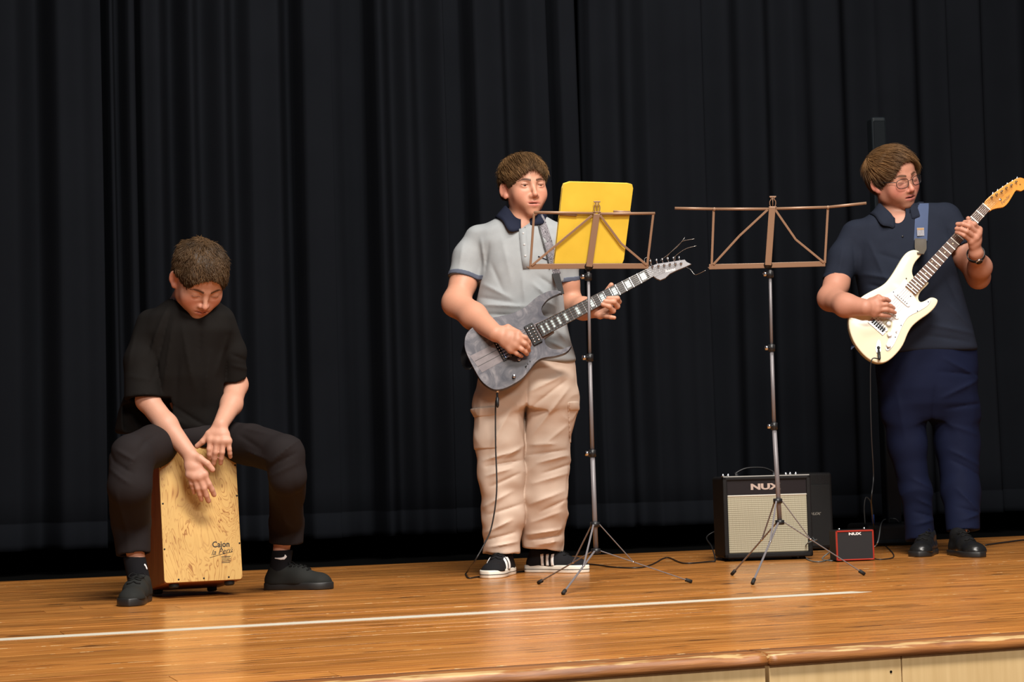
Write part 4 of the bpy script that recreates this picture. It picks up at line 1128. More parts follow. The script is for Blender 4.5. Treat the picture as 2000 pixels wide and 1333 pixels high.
place(box_mesh(AF, .018, AW - .018, AH - .082, AH - .016, -.02, -.008), 'control_panel', mat('black_panel', (0.008, 0.006, 0.008), 0.35), amp, None, False)
gr = place(box_mesh(AF, .019, AW - .019, .033, AH - .084, -.02, -.005, .003, 1), 'grille', M_GRILL, amp, None, False)
place(box_mesh(AF, .019, AW - .019, AH - .087, AH - .080, -.018, -.002, .002, 1), 'piping', mat('silver_piping', (0.62, 0.60, 0.52), 0.4, 0.3), amp, None, False)
place(box_mesh(AF, .004, AW - .004, AH - .006, AH + .002, -.020, -.002, .002, 1), 'piping', mat('grey_piping', (0.32, 0.31, 0.29), 0.5), amp, None, False)
M_LOGO = mat('rose_silver_logo', (0.60, 0.48, 0.42), 0.35, 0.4)
place(text_mesh('NUX', Frame(AF.w(AW * .48, AH - .047, -.0078), AF.x, AF.y, AF.z), 0.034, 0.0012, 0, 1.72, 0.0016), 'lettering', M_LOGO, amp, None, False)
for fx in (.04, AW - .04):
    for fz in (-.04, -AD + .04):
        place(lathe_mesh(Frame(AF.w(fx, .013, fz), AF.x, AF.z, -AF.y), [(.014, 0), (.014, .010), (.010, .013)], 12), 'rubber_foot', M_RUBBER, amp)
hp = spline([AF.w(.085, AH + .004, -.11), AF.w(.088, AH + .016, -.11), AF.w(.125, AH + .033, -.11), AF.w(.17, AH + .037, -.11), AF.w(.215, AH + .033, -.11), AF.w(.252, AH + .016, -.11), AF.w(.255, AH + .004, -.11)], 5)
place(tube_mesh(hp, .008, 10, True, (AF.y, .45)), 'handle', M_BLKPLASTIC, amp)
for fx in (.085, .255):
    place(box_mesh(AF, fx - .008, fx + .008, AH - .001, AH + .012, -.122, -.098, .002, 1), 'handle_bracket', M_CHROME, amp, None, False)
for i, fx in enumerate((.012, .035, .07, .29, .31, .335)):
    knob(Frame(AF.w(fx, AH + .0005, -.045), AF.x, -AF.z, AF.y), amp, 0, 0, 0, .007, .012, M_BLKPLASTIC if i in (2,) else M_CHROME)

BF = amp_frame((1560, 1078), math.radians(14))
mon = thing('floor_speaker', BF.w(.1, 0, -.15), 'plain black speaker cabinet standing behind the cream grilled amplifier', 'speaker')
place(box_mesh(BF, 0, .185, 0.008, .365, -.30, -.01, .012, 3), 'cabinet', M_TOLEX, mon, None, False)
place(box_mesh(BF, .012, .173, .02, .31, -.012, -.006, .004, 1), 'grille', mat('black_grille', (0.003, 0.003, 0.0035), 0.8, bump=0.5, bscale=900), mon, None, False)
place(text_mesh('nux', Frame(BF.w(.085, .175, -.0055), BF.x, BF.y, BF.z), 0.026, 0.0006, 0.35, 1.6, 0.0005), 'lettering', mat('dim_logo', (0.16, 0.15, 0.13), 0.5), mon, None, False)
for fx in (.03, .155):
    for fz in (-.04, -.26):
        place(lathe_mesh(Frame(BF.w(fx, .009, fz), BF.x, BF.z, -BF.y), [(.012, 0), (.012, .009)], 10), 'rubber_foot', M_RUBBER, mon)

SF = amp_frame((1635, 1098.5), math.radians(11))
mini = thing('mini_amplifier', SF.w(.085, 0, -.04), 'tiny black practice amplifier with red front frame', 'amplifier')
place(box_mesh(SF, 0, .166, 0.004, .131, -.085, -.004, .006, 2), 'cabinet', M_TOLEX, mini, None, False)
M_RED = mat('red_enamel', (0.36, 0.030, 0.018), 0.3)
for a, b2, c, d in ((0, .166, .004, .010), (0, .166, .122, .129), (0, .0065, .004, .129), (.1595, .166, .004, .129)):
    place(box_mesh(SF, a, b2, c, d, -.010, 0.0, .002, 1), 'front_frame', M_RED, mini, None, False)
place(box_mesh(SF, .006, .160, .010, .122, -.008, -.003), 'grille', mat('charcoal_grille', (0.012, 0.012, 0.014), 0.8, bump=0.4, bscale=1200), mini, None, False)
place(text_mesh('NUX', Frame(SF.w(.083, .1135, -.0027), SF.x, SF.y, SF.z), 0.0145, 0.0004, 0, 1.7, 0.0006), 'lettering', M_WHITEPRINT, mini, None, False)
for fx in (.03, .14):
    knob(Frame(SF.w(fx, .131, -.04), SF.x, -SF.z, SF.y), mini, 0, 0, 0, .005, .007, M_CHROME)
for fx in (.02, .146):
    for fz in (-.015, -.07):
        place(lathe_mesh(Frame(SF.w(fx, .005, fz), SF.x, SF.z, -SF.y), [(.006, 0), (.006, .005)], 8), 'rubber_foot', M_RUBBER, mini)

# slim column loudspeaker on its bass box
cb = FP(1752, 1067)
CF = amp_frame((1752, 1067), math.radians(8))
colm = thing('column_speaker', (cb[0], cb[1], 0), 'slim black column loudspeaker on a low bass box, behind the player in navy', 'speaker')
M_SPK = mat('dark_speaker_shell', (0.008, 0.011, 0.014), 0.55, spec=.15, bump=0.2, bscale=700)
place(box_mesh(CF, -.14, .20, 0.0, .105, -.34, -.02, .02, 3), 'bass_box', M_TOLEX, colm, None, False)
place(box_mesh(CF, -.13, .19, .012, .03, -.03, -.014, .004, 2), 'front_lip', M_SPK, colm, None, False)
ctop = onplane(1716, 231, CF.w(0, 0, -.16), VN)
ax_ = CF.loc(ctop); cxx = ax_[0]
place(box_mesh(CF, cxx - .012 - .037, cxx - .012 + .037, .10, 1.05, -.20, -.115, .012, 3), 'lower_column', M_SPK, colm, None, False)
place(box_mesh(CF, cxx - .012 - .037, cxx - .012 + .037, 1.052, ax_[1], -.20, -.115, .012, 3), 'upper_column', M_SPK, colm, None, False)
place(box_mesh(CF, cxx - .012 - .030, cxx - .012 + .030, 1.08, ax_[1] - .02, -.117, -.112, .004, 1), 'grille', mat('speaker_mesh', (0.006, 0.008, 0.010), 0.7, spec=.08, bump=0.5, bscale=1500), colm, None, False)

# ------------------------------------------------------------------ cables
def cable(pts, r, m, label, name='guitar_cable', ends=None):
    path = spline(pts, 7)
    path[:, 2] = np.maximum(path[:, 2], r)
    c = path[len(path) // 2]
    root = thing(name, (c[0], c[1], path[:, 2].min() - r), label, 'cable', 'instrument and power cables')
    place(tube_mesh(path, r, 8), 'lead', m, root)
    for a, d in (ends or []):
        a = np.asarray(a); d = nrm(d)
        place(tube_mesh([a, a + d * .018, a + d * .019, a + d * .05, a + d * .058], [.0042, .0042, .0068, .0062, .003], 10), 'plug', M_BLKPLASTIC, root)
    return root
def bp(px, py, dw): return onplane(px, py, BOY + VN * dw, VN)
def mpx(px, py, dw): return onplane(px, py, MAN + VN * dw, VN)
j0 = GB.w(*GB.px(*z4(490, 1248)), -.02)
cable([j0 + np.array([0, 0, -.03]), bp(968, 790, .19), bp(968, 870, .19), bp(970, 960, .20), bp(960, 1030, .20), bp(945, 1065, .21), bp(925, 1100, .22), FP(910, 1122), FP(915, 1131), FP(932, 1129), FP(985, 1121), FP(1015, 1119), FP(1100, 1107), FP(1150, 1104), FP(1200, 1110), FP(1248, 1111), FP(1275, 1104), FP(1303, 1091), FP(1335, 1102), FP(1385, 1099), AF.w(-.04, .006, -.02), AF.w(-.03, .06, -.12), AF.w(-.02, .10, -.25), AF.w(.06, .14, -.25)],
      .003, M_CABLE, 'black cable running from the grey guitar along the floor to the amplifier', ends=[(j0, (0, 0, -1))])
jm = jf.w(-.006, 0, .004); jdn = nrm(-jf.x * .6 + jf.z * .5 - VU * .6)
cable([jm + jdn * .052, mpx(1702, 705, .32), mpx(1700, 760, .31), mpx(1702, 850, .30), mpx(1706, 930, .26), mpx(1702, 990, .20), FP(1714, 1058), FP(1740, 1078), FP(1745, 1090), FP(1728, 1094), SF.w(.185, .006, -.05), SF.w(.19, .03, -.11), SF.w(.14, .06, -.11), SF.w(.11, .065, -.0855)],
      .0026, M_CABLE, 'black cable dropping from the cream guitar to the tiny red framed amplifier', ends=[(jm, jdn)])
cable([SF.w(.168, .05, -.03), SF.w(.185, .062, -.03), SF.w(.21, .085, -.06), FP(1765, 1010, .10) * 0 + CF.w(-.05, .12, -.05), CF.w(.02, .128, -.08), CF.w(.05, .110, -.10)],
      .0026, M_GREYCABLE, 'grey cable rising from the tiny amplifier to the bass box', 'audio_cable')
cable([AF.w(.33, .10, -.225), AF.w(.40, .15, -.23), AF.w(.42, .08, -.10), AF.w(.40, .082, .01), AF.w(.352, .066, .03), FP(1567, 1086), FP(1582, 1097), FP(1603, 1099), FP(1625, 1094), SF.w(-.012, .004, -.03), SF.w(-.02, .01, -.12), SF.w(.04, .05, -.12), SF.w(.05, .06, -.0855)],
      .0028, M_GREYCABLE, 'grey cable loop on the floor between the two amplifiers', 'audio_cable')
M_BLUEPLUG = mat('blue_plug', (0.03, 0.09, 0.42), 0.4)
r_ = cable([CF.w(-.115, .106, -.12), CF.w(-.116, .19, -.12), CF.w(-.10, .235, -.13), CF.w(-.075, .20, -.13), CF.w(-.07, .106, -.13)], .003, M_GREYCABLE, 'dark cable looping out of the bass box top, blue plug', 'audio_cable')
place(tube_mesh([CF.w(-.07, .105, -.13), CF.w(-.07, .15, -.13)], .007, 10), 'blue_plug', M_BLUEPLUG, r_)
cable([FP(1925, 1067), FP(1960, 1062), FP(2010, 1056), FP(2100, 1050)], .004, M_CABLE, 'black cable lying on the boards at the right end of the stage', 'power_cable')

# ================================================================== PEOPLE
class Person:
    def __init__(s, base, loc, label):
        s.base = base
        s.root = thing('person', loc, label, 'person')
        s.body = SDF(); s.paint = []
    def p(s, px, py, dw=0.0):
        return onplane(px, py, s.base + VN * dw, VN)
    def m(s, pix, q):
        """pixels -> metres at point q"""
        return pix * float((q - CAM) @ _f) / F
    def limb(s, S, pts, k=0.02, op='+', flat=None, add=0.0):
        P_ = [(s.p(*q[:3]), s.m(q[3], s.p(*q[:3])) + add) for q in pts]
        for (a, ra), (b, rb) in zip(P_[:-1], P_[1:]):
            S.cone(a, b, ra, rb, k, op, flat)
    def torso(s, S, rows, e=2.4, k=0.03, add=0.0, op='+'):
        O = s.base; out = []
        for py, xl, xr, dw, hw in rows:
            c = s.p((xl + xr) / 2, py, dw); d = c - O
            out.append((d @ VU, d @ VR, s.m((xr - xl) / 2, c) + add, d @ VN, hw + add))
        S.loft(O, out, e, k, op)
    def hand(s, S, wrist, fingers, r=0.0095, palm_r=0.0125):
        """fingers: list of joint lists [(px,py,dw)...] starting at the knuckle; the first list is the thumb"""
        w = s.p(*wrist)
        kn = [s.p(*f[0]) for f in fingers[1:]]
        for q in kn: S.cone(w, q, palm_r * 1.25, palm_r, 0.012)
        for a, b in zip(kn[:-1], kn[1:]):
            S.cone((w * .4 + a * .6), (w * .4 + b * .6), palm_r * 1.08, palm_r * 1.08, 0.012); S.cone(a, b, palm_r * .92, palm_r * .92, 0.010)
        for i, f in enumerate(fingers):
            pts = [s.p(*q) for q in f]
            rr = r * ((1.12, 1.0, 1.03, 0.97, 0.86)[i])
            n = len(pts)
            if i == 0: S.cone(w, pts[0], palm_r * 1.1, rr * 1.15, 0.014)
            for j in range(n - 1):
                ra = rr * (1.08 - 0.20 * j / (n - 1)); rb = rr * (1.08 - 0.20 * (j + 1) / (n - 1))
                S.cone(pts[j], pts[j + 1], ra, rb, 0.0035 if j else 0.006)
        s.nails = getattr(s, 'nails', []) 
    def folds(s, S, segs, front_only=True):
        """segs: (x1,y1,x2,y2,width_px,height_m) ridges (or grooves, negative) pressed into cloth"""
        O = s.base; D = float((s.p(*segs[0][:2]) - CAM) @ _f)
        data = []
        for x1, y1, x2, y2, wpx, amp in segs:
            a = s.p(x1, y1) - O; b = s.p(x2, y2) - O
            data.append((np.array([a @ VR, a @ VU]), np.array([b @ VR, b @ VU]), wpx * D / F, amp))
        def g(p):
            d = p - O.astype(np.float32)
            q = np.stack([d @ VR.astype(np.float32), d @ VU.astype(np.float32)], 1)
            out = np.zeros(len(p), np.float32)
            for a, b, w, amp in data:
                ba = b - a; L2 = float(ba @ ba) + 1e-9
                h = np.clip(((q - a) @ ba) / L2, 0, 1)
                e = q - a - h[:, None] * ba
                x2_ = (e * e).sum(1) / (w * w)
                near = x2_ < 9
                out[near] -= (amp * 1.7 * np.exp(-np.sqrt(x2_[near] + .03) * 1.9) * np.sin(np.pi * np.clip(h[near] * .8 + .1, 0, 1))).astype(np.float32)
            return out
        S.disp.append(g)

def rot_head(yaw, pitch, roll):
    y_, p_, r_ = map(math.radians, (yaw, pitch, roll))
    zh = VN * math.cos(y_) + VR * math.sin(y_); x = VR * math.cos(y_) - VN * math.sin(y_)
    z = zh * math.cos(p_) + VU * math.sin(p_); y = VU * math.cos(p_) - zh * math.sin(p_)
    x2, y2 = x * math.cos(r_) + y * math.sin(r_), y * math.cos(r_) - x * math.sin(r_)
    return np.stack([x2, y2, z], 1)                   # columns

class Head:
    def __init__(s, P_, eye_px, dw, ang, scale, width=1.0, jaw=1.0, chub=0.0, lids='open', mouth_open=0.0, nose=1.0):
        s.P = P_; s.s = scale; s.M = rot_head(*ang)
        off = s.M @ np.array([0, 0.0, 0.078]) * scale
        E = P_.p(eye_px[0], eye_px[1], dw + off @ VN)
        s.c = E - off
        s.width, s.jaw, s.chub, s.lids, s.mo, s.nose = width, jaw, chub, lids, mouth_open, nose
    def w(s, x, y, z):
        return s.c + s.s * (s.M @ np.array([x, y, z], float))
    def local(s, V):
        return ((V - s.c) @ s.M) / s.s
    def build(s, S, shift=None):
        w, k = s.width, s.s
        E = lambda c, r, kk=0.02, op='+': S.ell(s.w(*c), np.array(r) * k, s.M, kk * k, op)
        C = lambda a, b, ra, rb=None, kk=0.012, op='+': S.cone(s.w(*a), s.w(*b), ra * k, (ra if rb is None else rb) * k, kk * k, op)
        E((0, .036, -.016), (.074 * w, .082, .098))
        E((0, -.012, .014), (.066 * w, .090, .074), 0.03)
        E((0, -.066, .026), (.047 * w * s.jaw, .044, .054), 0.022)
        for sx in (-1, 1):
            E((sx * .043 * w * s.jaw, -.056, .000), (.014 + s.chub * .010, .034, .034), 0.024)         # jaw corner
            E((sx * .036 * w, -.032, .056), (.024 + s.chub * .007, .025 + s.chub * .008, .021), 0.032)  # cheek
            C((sx * .012, .015, .080), (sx * .046 * w, .013, .062), .010, .008, 0.014)                # brow ridge
        E((0, -.099, .068), (.019 + .006 * s.chub, .014, .017), 0.022)                                # chin
        if s.chub > .5: E((0, -.090, .020), (.036, .018, .036), 0.02)
        E((0, .044, .050), (.050 * w, .030, .030), 0.02)                                              # forehead
        for sx in (-1, 1):
            E((sx * .031 * w, -.001, .093), (.017, .012, .016), 0.012, '-')                            # socket
        n = s.nose
        C((0, .010, .081), (0, -.030, .097 + .006 * n), .0065, .0080, 0.012)
        E((0, -.036, .098 + .006 * n), (.0098, .0085, .0100), 0.008)
        for sx in (-1, 1):
            E((sx * .0110, -.0405, .092), (.0070, .0068, .009), 0.007)
            E((sx * .006, -.0475, .098), (.0032, .0035, .0045), 0.003, '-')
            # lids
            E((sx * .031 * w, -.001, .0735 if s.lids == 'open' else .0715), (.0165, .0115, .0132), 0.005)
            if s.lids == 'open':
                E((sx * .031 * w, -.0012, .090), (.0130, .0043, .013), 0.0012, '-')
                E((sx * .031 * w, -.0010, .0715), (.0112, .0112, .0112), 0.0)
                C((sx * .031 * w - .012, .0052, .0830), (sx * .031 * w + .012, .0052, .0830), .0020, .0020, 0.003)
            else:
                E((sx * .031 * w, -.0085, .0800), (.0140, .0030, .0060), 0.004)
        # mouth: muzzle, lips, parting
        E((0, -.066, .0715), (.030, .020, .016), 0.026)
        C((-.023, -.0640, .0790), (.0, -.0605, .0905), .0040, .0055, 0.006); C((.023, -.0640, .0790), (.0, -.0605, .0905), .0040, .0055, 0.006)
        C((-.016, -.0728, .0825), (.0, -.0735, .0868), .0056, .0064, 0.007); C((.016, -.0728, .0825), (.0, -.0735, .0868), .0056, .0064, 0.007)
        E((0, -.0668, .094), (.0255, .0014 + s.mo, .013), 0.002, '-')
        E((0, -.0525, .0955), (.004, .006, .004), 0.006, '-')
        for sx in (-1, 1):                                                                            # ears
            ax = np.array([sx * math.cos(.62), 0, math.sin(.62)])
            Mx = np.stack([ax, [0, 1, 0], np.cross(ax, [0, 1, 0])], 1)
            Me = s.M @ Mx
            S.ell(s.w(sx * .081 * w, -.008, -.016), np.array([.0058, .0285, .0168]) * k, Me, 0.007 * k)
            S.ell(s.w(sx * .0860 * w, -.004, -.011), np.array([.0050, .021, .0115]) * k, Me, 0.005 * k, '-')
            S.ell(s.w(sx * .0765 * w, -.033, -.004), np.array([.006, .010, .009]) * k, Me, 0.008 * k)
    def colour(s, V, base, lips, brow, blush=0.5, stubble=0.0, brow_y=.0195, mole=None, cheeks=(0.62, 0.22, 0.16)):
        q = s.local(V); n = len(V)
        col = np.tile(np.array(base, float), (n, 1))
        on_head = (np.abs(q[:, 0]) < .11) & (q[:, 1] > -.13) & (q[:, 1] < .14) & (q[:, 2] > -.13)
        def blend(mask, c):
            nonlocal col
            col = col * (1 - mask[:, None]) + np.array(c)[None] * mask[:, None]
        def em(c, r, soft):
            d = np.sqrt((((q - np.array(c)) / np.array(r)) ** 2).sum(1))
            return np.clip((1 - d) / soft + .5, 0, 1) * on_head
        w = s.width
        for sx in (-1, 1):
            blend(em((sx * .040 * w, -.034, .064), (.030, .026, .045), 1.0) * .45 * blush, cheeks)
            blend(em((sx * .078 * w, -.012, -.012), (.016, .040, .03), 0.6) * .45, cheeks)
        blend(em((0, -.036, .105), (.016, .014, .02), 1.0) * .35 * blush, cheeks)
        if stubble:
            m = em((0, -.088, .045), (.062, .040, .06), 0.6); m2 = em((0, -.052, .092), (.028, .009, .02), 0.6)
            blend(np.maximum(m, m2) * stubble, (0.26, 0.14, 0.085))
        for sx in (-1, 1):
            xx = q[:, 0] * sx / w
            arch = brow_y + .004 * np.sin(np.clip((xx - .012) / .040, 0, 1) * math.pi) - .002 * (xx > .045)
            th = .0054 * np.clip((.054 - xx) / .02, .35, 1)
            m = np.clip(1.3 - np.abs(q[:, 1] - arch) / th, 0, 1) * ((xx > .011) & (xx < .053) & (q[:, 2] > .03)) * on_head
            blend(m * .97, brow)
            if s.lids == 'open':
                m = np.clip(1.2 - np.abs(q[:, 1] - .0038) / .0020, 0, 1) * ((xx > .018) & (xx < .045) & (q[:, 2] > .05)) * on_head
                blend(m * .75, (0.05, 0.022, 0.014))
                blend(em((sx * .031 * w, .004, .085), (.022, .015, .03), 1.0) * .25, (0.25, 0.10, 0.07))
            else:
                m = np.clip(1.2 - np.abs(q[:, 1] + .0062) / .0020, 0, 1) * ((xx > .018) & (xx < .044) & (q[:, 2] > .05)) * on_head
                blend(m * .8, (0.07, 0.03, 0.02))
        lip = em((0, -.0622, .088), (.0260, .0052, .022), 0.5); blend(lip * .8, lips)
        lip = em((0, -.0730, .087), (.0215, .0066, .022), 0.5); blend(lip * .75, lips)
        m = em((0, -.0668, .090), (.0260, .0016 + s.mo * .8, .024), 0.4); blend(m * .9, (0.10, 0.02, 0.018))
        for mo in (mole or []):
            blend(em(mo, (.0035, .0035, .02), 0.4), (0.06, 0.025, 0.02))
        return col
    def eyes(s, P_, iris=(0.10, 0.045, 0.02), look=(0, 0)):
        for sx in (-1, 1):
            c = s.w(sx * .031 * s.width, -.001, .0722); r = .0113 * s.s
            fw = nrm(s.M @ np.array([look[0], look[1], 1.0]))
            a = nrm(np.cross(VU, fw)); b = np.cross(fw, a)
            fr = Frame(c, a, b, fw)
            prof = [(r * math.sin(t), r * math.cos(t)) for t in np.linspace(math.pi * .97, 0.02, 26)]
            me = lathe_mesh(fr, prof, 20)
            n = len(me.vertices); cols = np.ones((n, 4), np.float32)
            for i, v in enumerate(me.vertices):
                ang = math.acos(max(-1, min(1, float(nrm(np.array(v.co) - c) @ fw))))
                cols[i, :3] = (0.004, 0.004, 0.004) if ang < .22 else (iris if ang < .52 else (0.36, 0.33, 0.31))
            at = me.color_attributes.new('Col', 'FLOAT_COLOR', 'POINT'); at.data.foreach_set('color', cols.ravel())
            place(me, 'eye', M_EYE, P_.root)
    def hair(s, P_, colr, thick=.010, front=(0.0, -.060, .104), fr_r=(.080, .118, .072), low=(-.026, .42), flow=(0, 0, 0), n=1500, length=.034, lift=.25, curl=.3, seed=1, side=0.0, name='hair', wid=.0030, fringe_drop=0.3, short=.5, ears=True, top_thick=1.0, jitter=.16):
        k = s.s; w = s.width
        S = SDF()
        S.ell(s.w(0, .038, -.016), np.array([.0785 * w + thick, .083 + thick * top_thick, .104 + thick]) * k, s.M, 0)
        S.ell(s.w(0, .0, -.045), np.array([.073 * w + thick, .075, .072 + thick * .6]) * k, s.M, .02 * k)
        S.ell(s.w(*front), np.array(fr_r) * k, s.M, .006 * k, '-')
        S.plane(s.w(0, low[0], 0), s.M @ nrm([0, -1, low[1]]), .006 * k, '&')
        for sx in (-1, 1):
            if ears: S.ell(s.w(sx * .086 * w, -.012, -.010), np.array([.024, .038, .030]) * k, s.M, .004 * k, '-')
            S.ell(s.w(sx * .080 * w, -.055, .055), np.array([.04, .06, .04]) * k, s.M, .01 * k, '-')
        nzl = make_noise(70 / k, 8, seed + 3)
        nz = make_noise(95 / k, 12, seed); nz2 = make_noise(240 / k, 10, seed + 9)
        S.disp.append(lambda p: (nz(p) * .0016 * (1 + 2 * curl) + nz2(p) * .0009).astype(np.float32))
        V, Q = S.mesh(0.0036, smooth=1)
        rg = np.random.RandomState(seed)
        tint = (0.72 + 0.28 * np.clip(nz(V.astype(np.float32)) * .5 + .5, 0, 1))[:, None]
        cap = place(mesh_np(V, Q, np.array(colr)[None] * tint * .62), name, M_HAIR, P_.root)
        # locks
        L0 = s.local(V)
        ok = np.nonzero(L0[:, 2] + .7 * L0[:, 1] > -.10)[0]
        idx = np.concatenate([rg.choice(ok, n - n // 5), rg.choice(np.nonzero(L0[:, 1] > .08)[0], n // 5)])
        p0 = L0[idx] + rg.normal(0, .001, (n, 3))
        cen = np.array([0, .02, -.02])
        crown = np.array([0.006, .125, -.055])
        seg = 6
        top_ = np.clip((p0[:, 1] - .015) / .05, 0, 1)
        Ls = length * rg.uniform(.65, 1.25, n) * (short + (1 - short) * top_)
        jit = rg.normal(0, 1, (n, 3)); nm0 = p0 - cen; nm0 /= np.linalg.norm(nm0, axis=1)[:, None]
        p0 = p0 - nm0 * .003
        fc, frr = np.array(front), np.array(fr_r) * .97
        def grow(Ls):
            p = p0; path = []
            for i in range(seg):
                path.append(p.copy())
                nm = (p - cen) / np.array([.08, .085, .10]) ** 2; nm /= np.linalg.norm(nm, axis=1)[:, None]
                t = p - crown; t /= np.linalg.norm(t, axis=1)[:, None]
                t = t + np.array(flow) + side * np.array([1.0, 0, 0]) * (p[:, 1:2] > .03)
                t = t - nm * (t * nm).sum(1)[:, None]; t /= np.linalg.norm(t, axis=1)[:, None] + 1e-6
                t = t + jit * jitter + curl * np.sin(i * 1.6 + jit[:, ::-1] * 4) * .8
                lf = lift * (.4 + .6 * top_)[:, None] * (1 - i / (seg - 1) * 1.5)
                t = t + nm * lf
                t /= np.linalg.norm(t, axis=1)[:, None]
                p = p + t * (Ls / seg)[:, None]
            return np.stack(path, 1)                               # n, seg, 3
        path = grow(Ls)
        inside = ((((path - fc) / frr) ** 2).sum(2) < 1) & (path[:, :, 2] > .02)
        first = np.where(inside.any(1), inside.argmax(1), seg)
        Ls = Ls * np.clip(first / seg + rg.uniform(0, .28, n) * fringe_drop, .12, 1)
        path = grow(Ls)
        tg = np.gradient(path, axis=1); tg /= np.linalg.norm(tg, axis=2)[:, :, None] + 1e-9
        nmv = path - cen; nmv /= np.linalg.norm(nmv, axis=2)[:, :, None]
        sd = np.cross(tg, nmv); sd /= np.linalg.norm(sd, axis=2)[:, :, None] + 1e-9
        nmv = np.cross(sd, tg)
        rad = (wid * np.array([.9, 1.0, 1.0, .85, .6, .12]))[None, :, None] * rg.uniform(.6, 1.3, (n, 1, 1))
        ring = np.stack([path + sd * rad, path + nmv * rad * .6, path - sd * rad], 2)   # n,seg,4,3
        Vs = ring.reshape(-1, 3)
        Vw = s.c + s.s * (Vs @ s.M.T)
        q = []
        base = np.arange(n)[:, None] * seg * 3
        for i in range(seg - 1):
            for j in range(3):
                a = base + i * 3 + j; b = base + i * 3 + (j + 1) % 3
                q.append(np.concatenate([a, b, b + 3, a + 3], 1))
        q = np.concatenate(q)
        br = rg.uniform(.8, 1.15, n) * (.55 + .45 * top_) * np.clip(1 + .32 * nzl(V[idx].astype(np.float32)), .5, 1.6)  # lit top and shaded sides of the hair painted into the lock colour
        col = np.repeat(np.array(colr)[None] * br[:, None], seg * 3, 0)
        o = place(mesh_np(Vw, q, col), 'hair_locks', M_HAIR, cap)
        o['kind'] = 'stuff'
        return cap

M_SKIN = mat('skin', (0.6, 0.35, 0.25), 0.50, spec=0.35, bump=0.10, bscale=260, var=0.05, vscale=60, sss=0.06, attr=True)
M_HAIR = mat('hair', (0.1, 0.06, 0.03), 0.55, spec=0.22, attr=True)
M_EYE = mat('eye', (0.6, 0.6, 0.6), 0.12, attr=True)
SKIN_A = (0.53, 0.275, 0.190); SKIN_B = (0.50, 0.245, 0.160); SKIN_M = (0.46, 0.215, 0.145)

# ------------------------------------------------------------------ shoes
def shoe(P_, toe, dirv, L=0.285, W=0.098, upper_m=None, sole_m=None, lace_m=None, stripes=None, stripe_m=None, sole_h=0.027, high=0.0, toe_round=1.0, heel_gap=False, name='shoe', nlace=5, foxing=None):
    d = nrm([dirv[0], dirv[1], 0]); y = np.cross(VU, d)
    heel = np.array([toe[0], toe[1], 0.0]) - d * L
    fr = Frame(heel, d, y, VU)
    f = L / 0.285; hw = W / 2
    out = [(0.0, .0), (.012, -.62), (.05, -.72), (.11, -.70), (.165, -.88), (.205, -1.0), (.240, -.92), (.268, -.62), (.285, -.10), (.284, .16), (.268, .58), (.240, .82), (.205, .86), (.165, .80), (.11, .70), (.05, .72), (.012, .62)]
    poly = [tuple(q) for q in spline([(a * f, b * hw) for a, b in out], 3, True)]
    if sum(poly[i][0] * poly[(i + 1) % len(poly)][1] - poly[(i + 1) % len(poly)][0] * poly[i][1] for i in range(len(poly))) < 0: poly = poly[::-1]
    S = SDF()
    c = lambda a, b, ra, rb, k=0.02, flat=None: S.cone(fr.w(a[0] * f, a[1], a[2]), fr.w(b[0] * f, b[1], b[2]), ra, rb, k, '+', flat)
    c((.046, 0, .040), (.056, 0, .066 + high), .0355, .036)
    c((.046, 0, .030), (.150, 0, .034), .036, .0395)
    c((.075, 0, .066 + high * .8), (.150, 0, .052), .031, .030)
    c((.150, 0, .040), (.222, 0, .026), .036, .030, 0.03)
    S.ell(fr.w(.232 * f, .002, .024), (.046 * f, hw * .86, .026 * toe_round + .004), np.stack([fr.x, fr.y, fr.z], 1), 0.03)
    S.plane(fr.w(0, 0, sole_h - .006), -VU, 0.0)
    root = P_.root
    up = sdf_obj(S, name, upper_m, root, 0.0036)
    so = place(slab_mesh(fr, poly, 0.0, sole_h, 0.004, 2), 'sole', sole_m, up)
    if foxing:
        place(slab_mesh(fr, [(x_ * 1.004 - .0005, y_ * 1.012) for x_, y_ in poly], sole_h * .42, sole_h * .50, 0.0), 'sole_line', foxing, up, None, False)
    if heel_gap:
        place(box_mesh(fr, .095 * f, .150 * f, -hw * 1.1, hw * 1.1, -0.001, .006), 'heel_gap', M_RUBBER, up, None, False)
    def top(x, yy, off=.0015):
        z = .16
        for _ in range(120):
            v = float(S.val(fr.w(x * f, yy, z)[None])[0])
            if v < .0008: break
            z -= max(v * .6, .0006)
        return fr.w(x * f, yy, z + off)
    for i in range(nlace):
        x = .112 + i * .072 / max(nlace - 1, 1)
        place(tube_mesh(spline([top(x + (.006 if j % 2 else 0), yy) for j, yy in enumerate(np.linspace(-.022, .022, 5))], 3), .0026, 6), 'lace', lace_m, up)
    for sg in (-1, 1):
        a = top(.108, 0, .004)
        lp = spline([a, a + y * sg * .018 + VU * .006, a + y * sg * .028 - VU * .004 + d * .01, a + y * sg * .018 - VU * .008 + d * .012, a], 4)
        place(tube_mesh(lp, .0014, 6), 'lace', lace_m, up)
    if stripes:
        for sd in (-1, 1):
            T = SDF(); T.include(S, .0016)
            B = SDF()
            for x0 in stripes:
                ax = nrm(d * .93 + VU * 0 ) ; sl = nrm(VU * .95 + d * (-.10)); 
                xx = nrm(np.cross(sl, y * sd)); 
                B.box(fr.w(x0 * f, sd * hw * .98, .046), (.0068, .026, .030), np.stack([nrm(np.cross(sl, y)), y, sl], 1), 0.0, 0.0)
            T.include(B, 0.0, '&')
            T.plane(fr.w(0, 0, sole_h - .002), -VU, 0.0)
            T.lo, T.hi = B.lo, B.hi
            place(mesh_np(*T.mesh(0.0026, smooth=0)), 'side_stripe', stripe_m, up)
    return up, S, fr

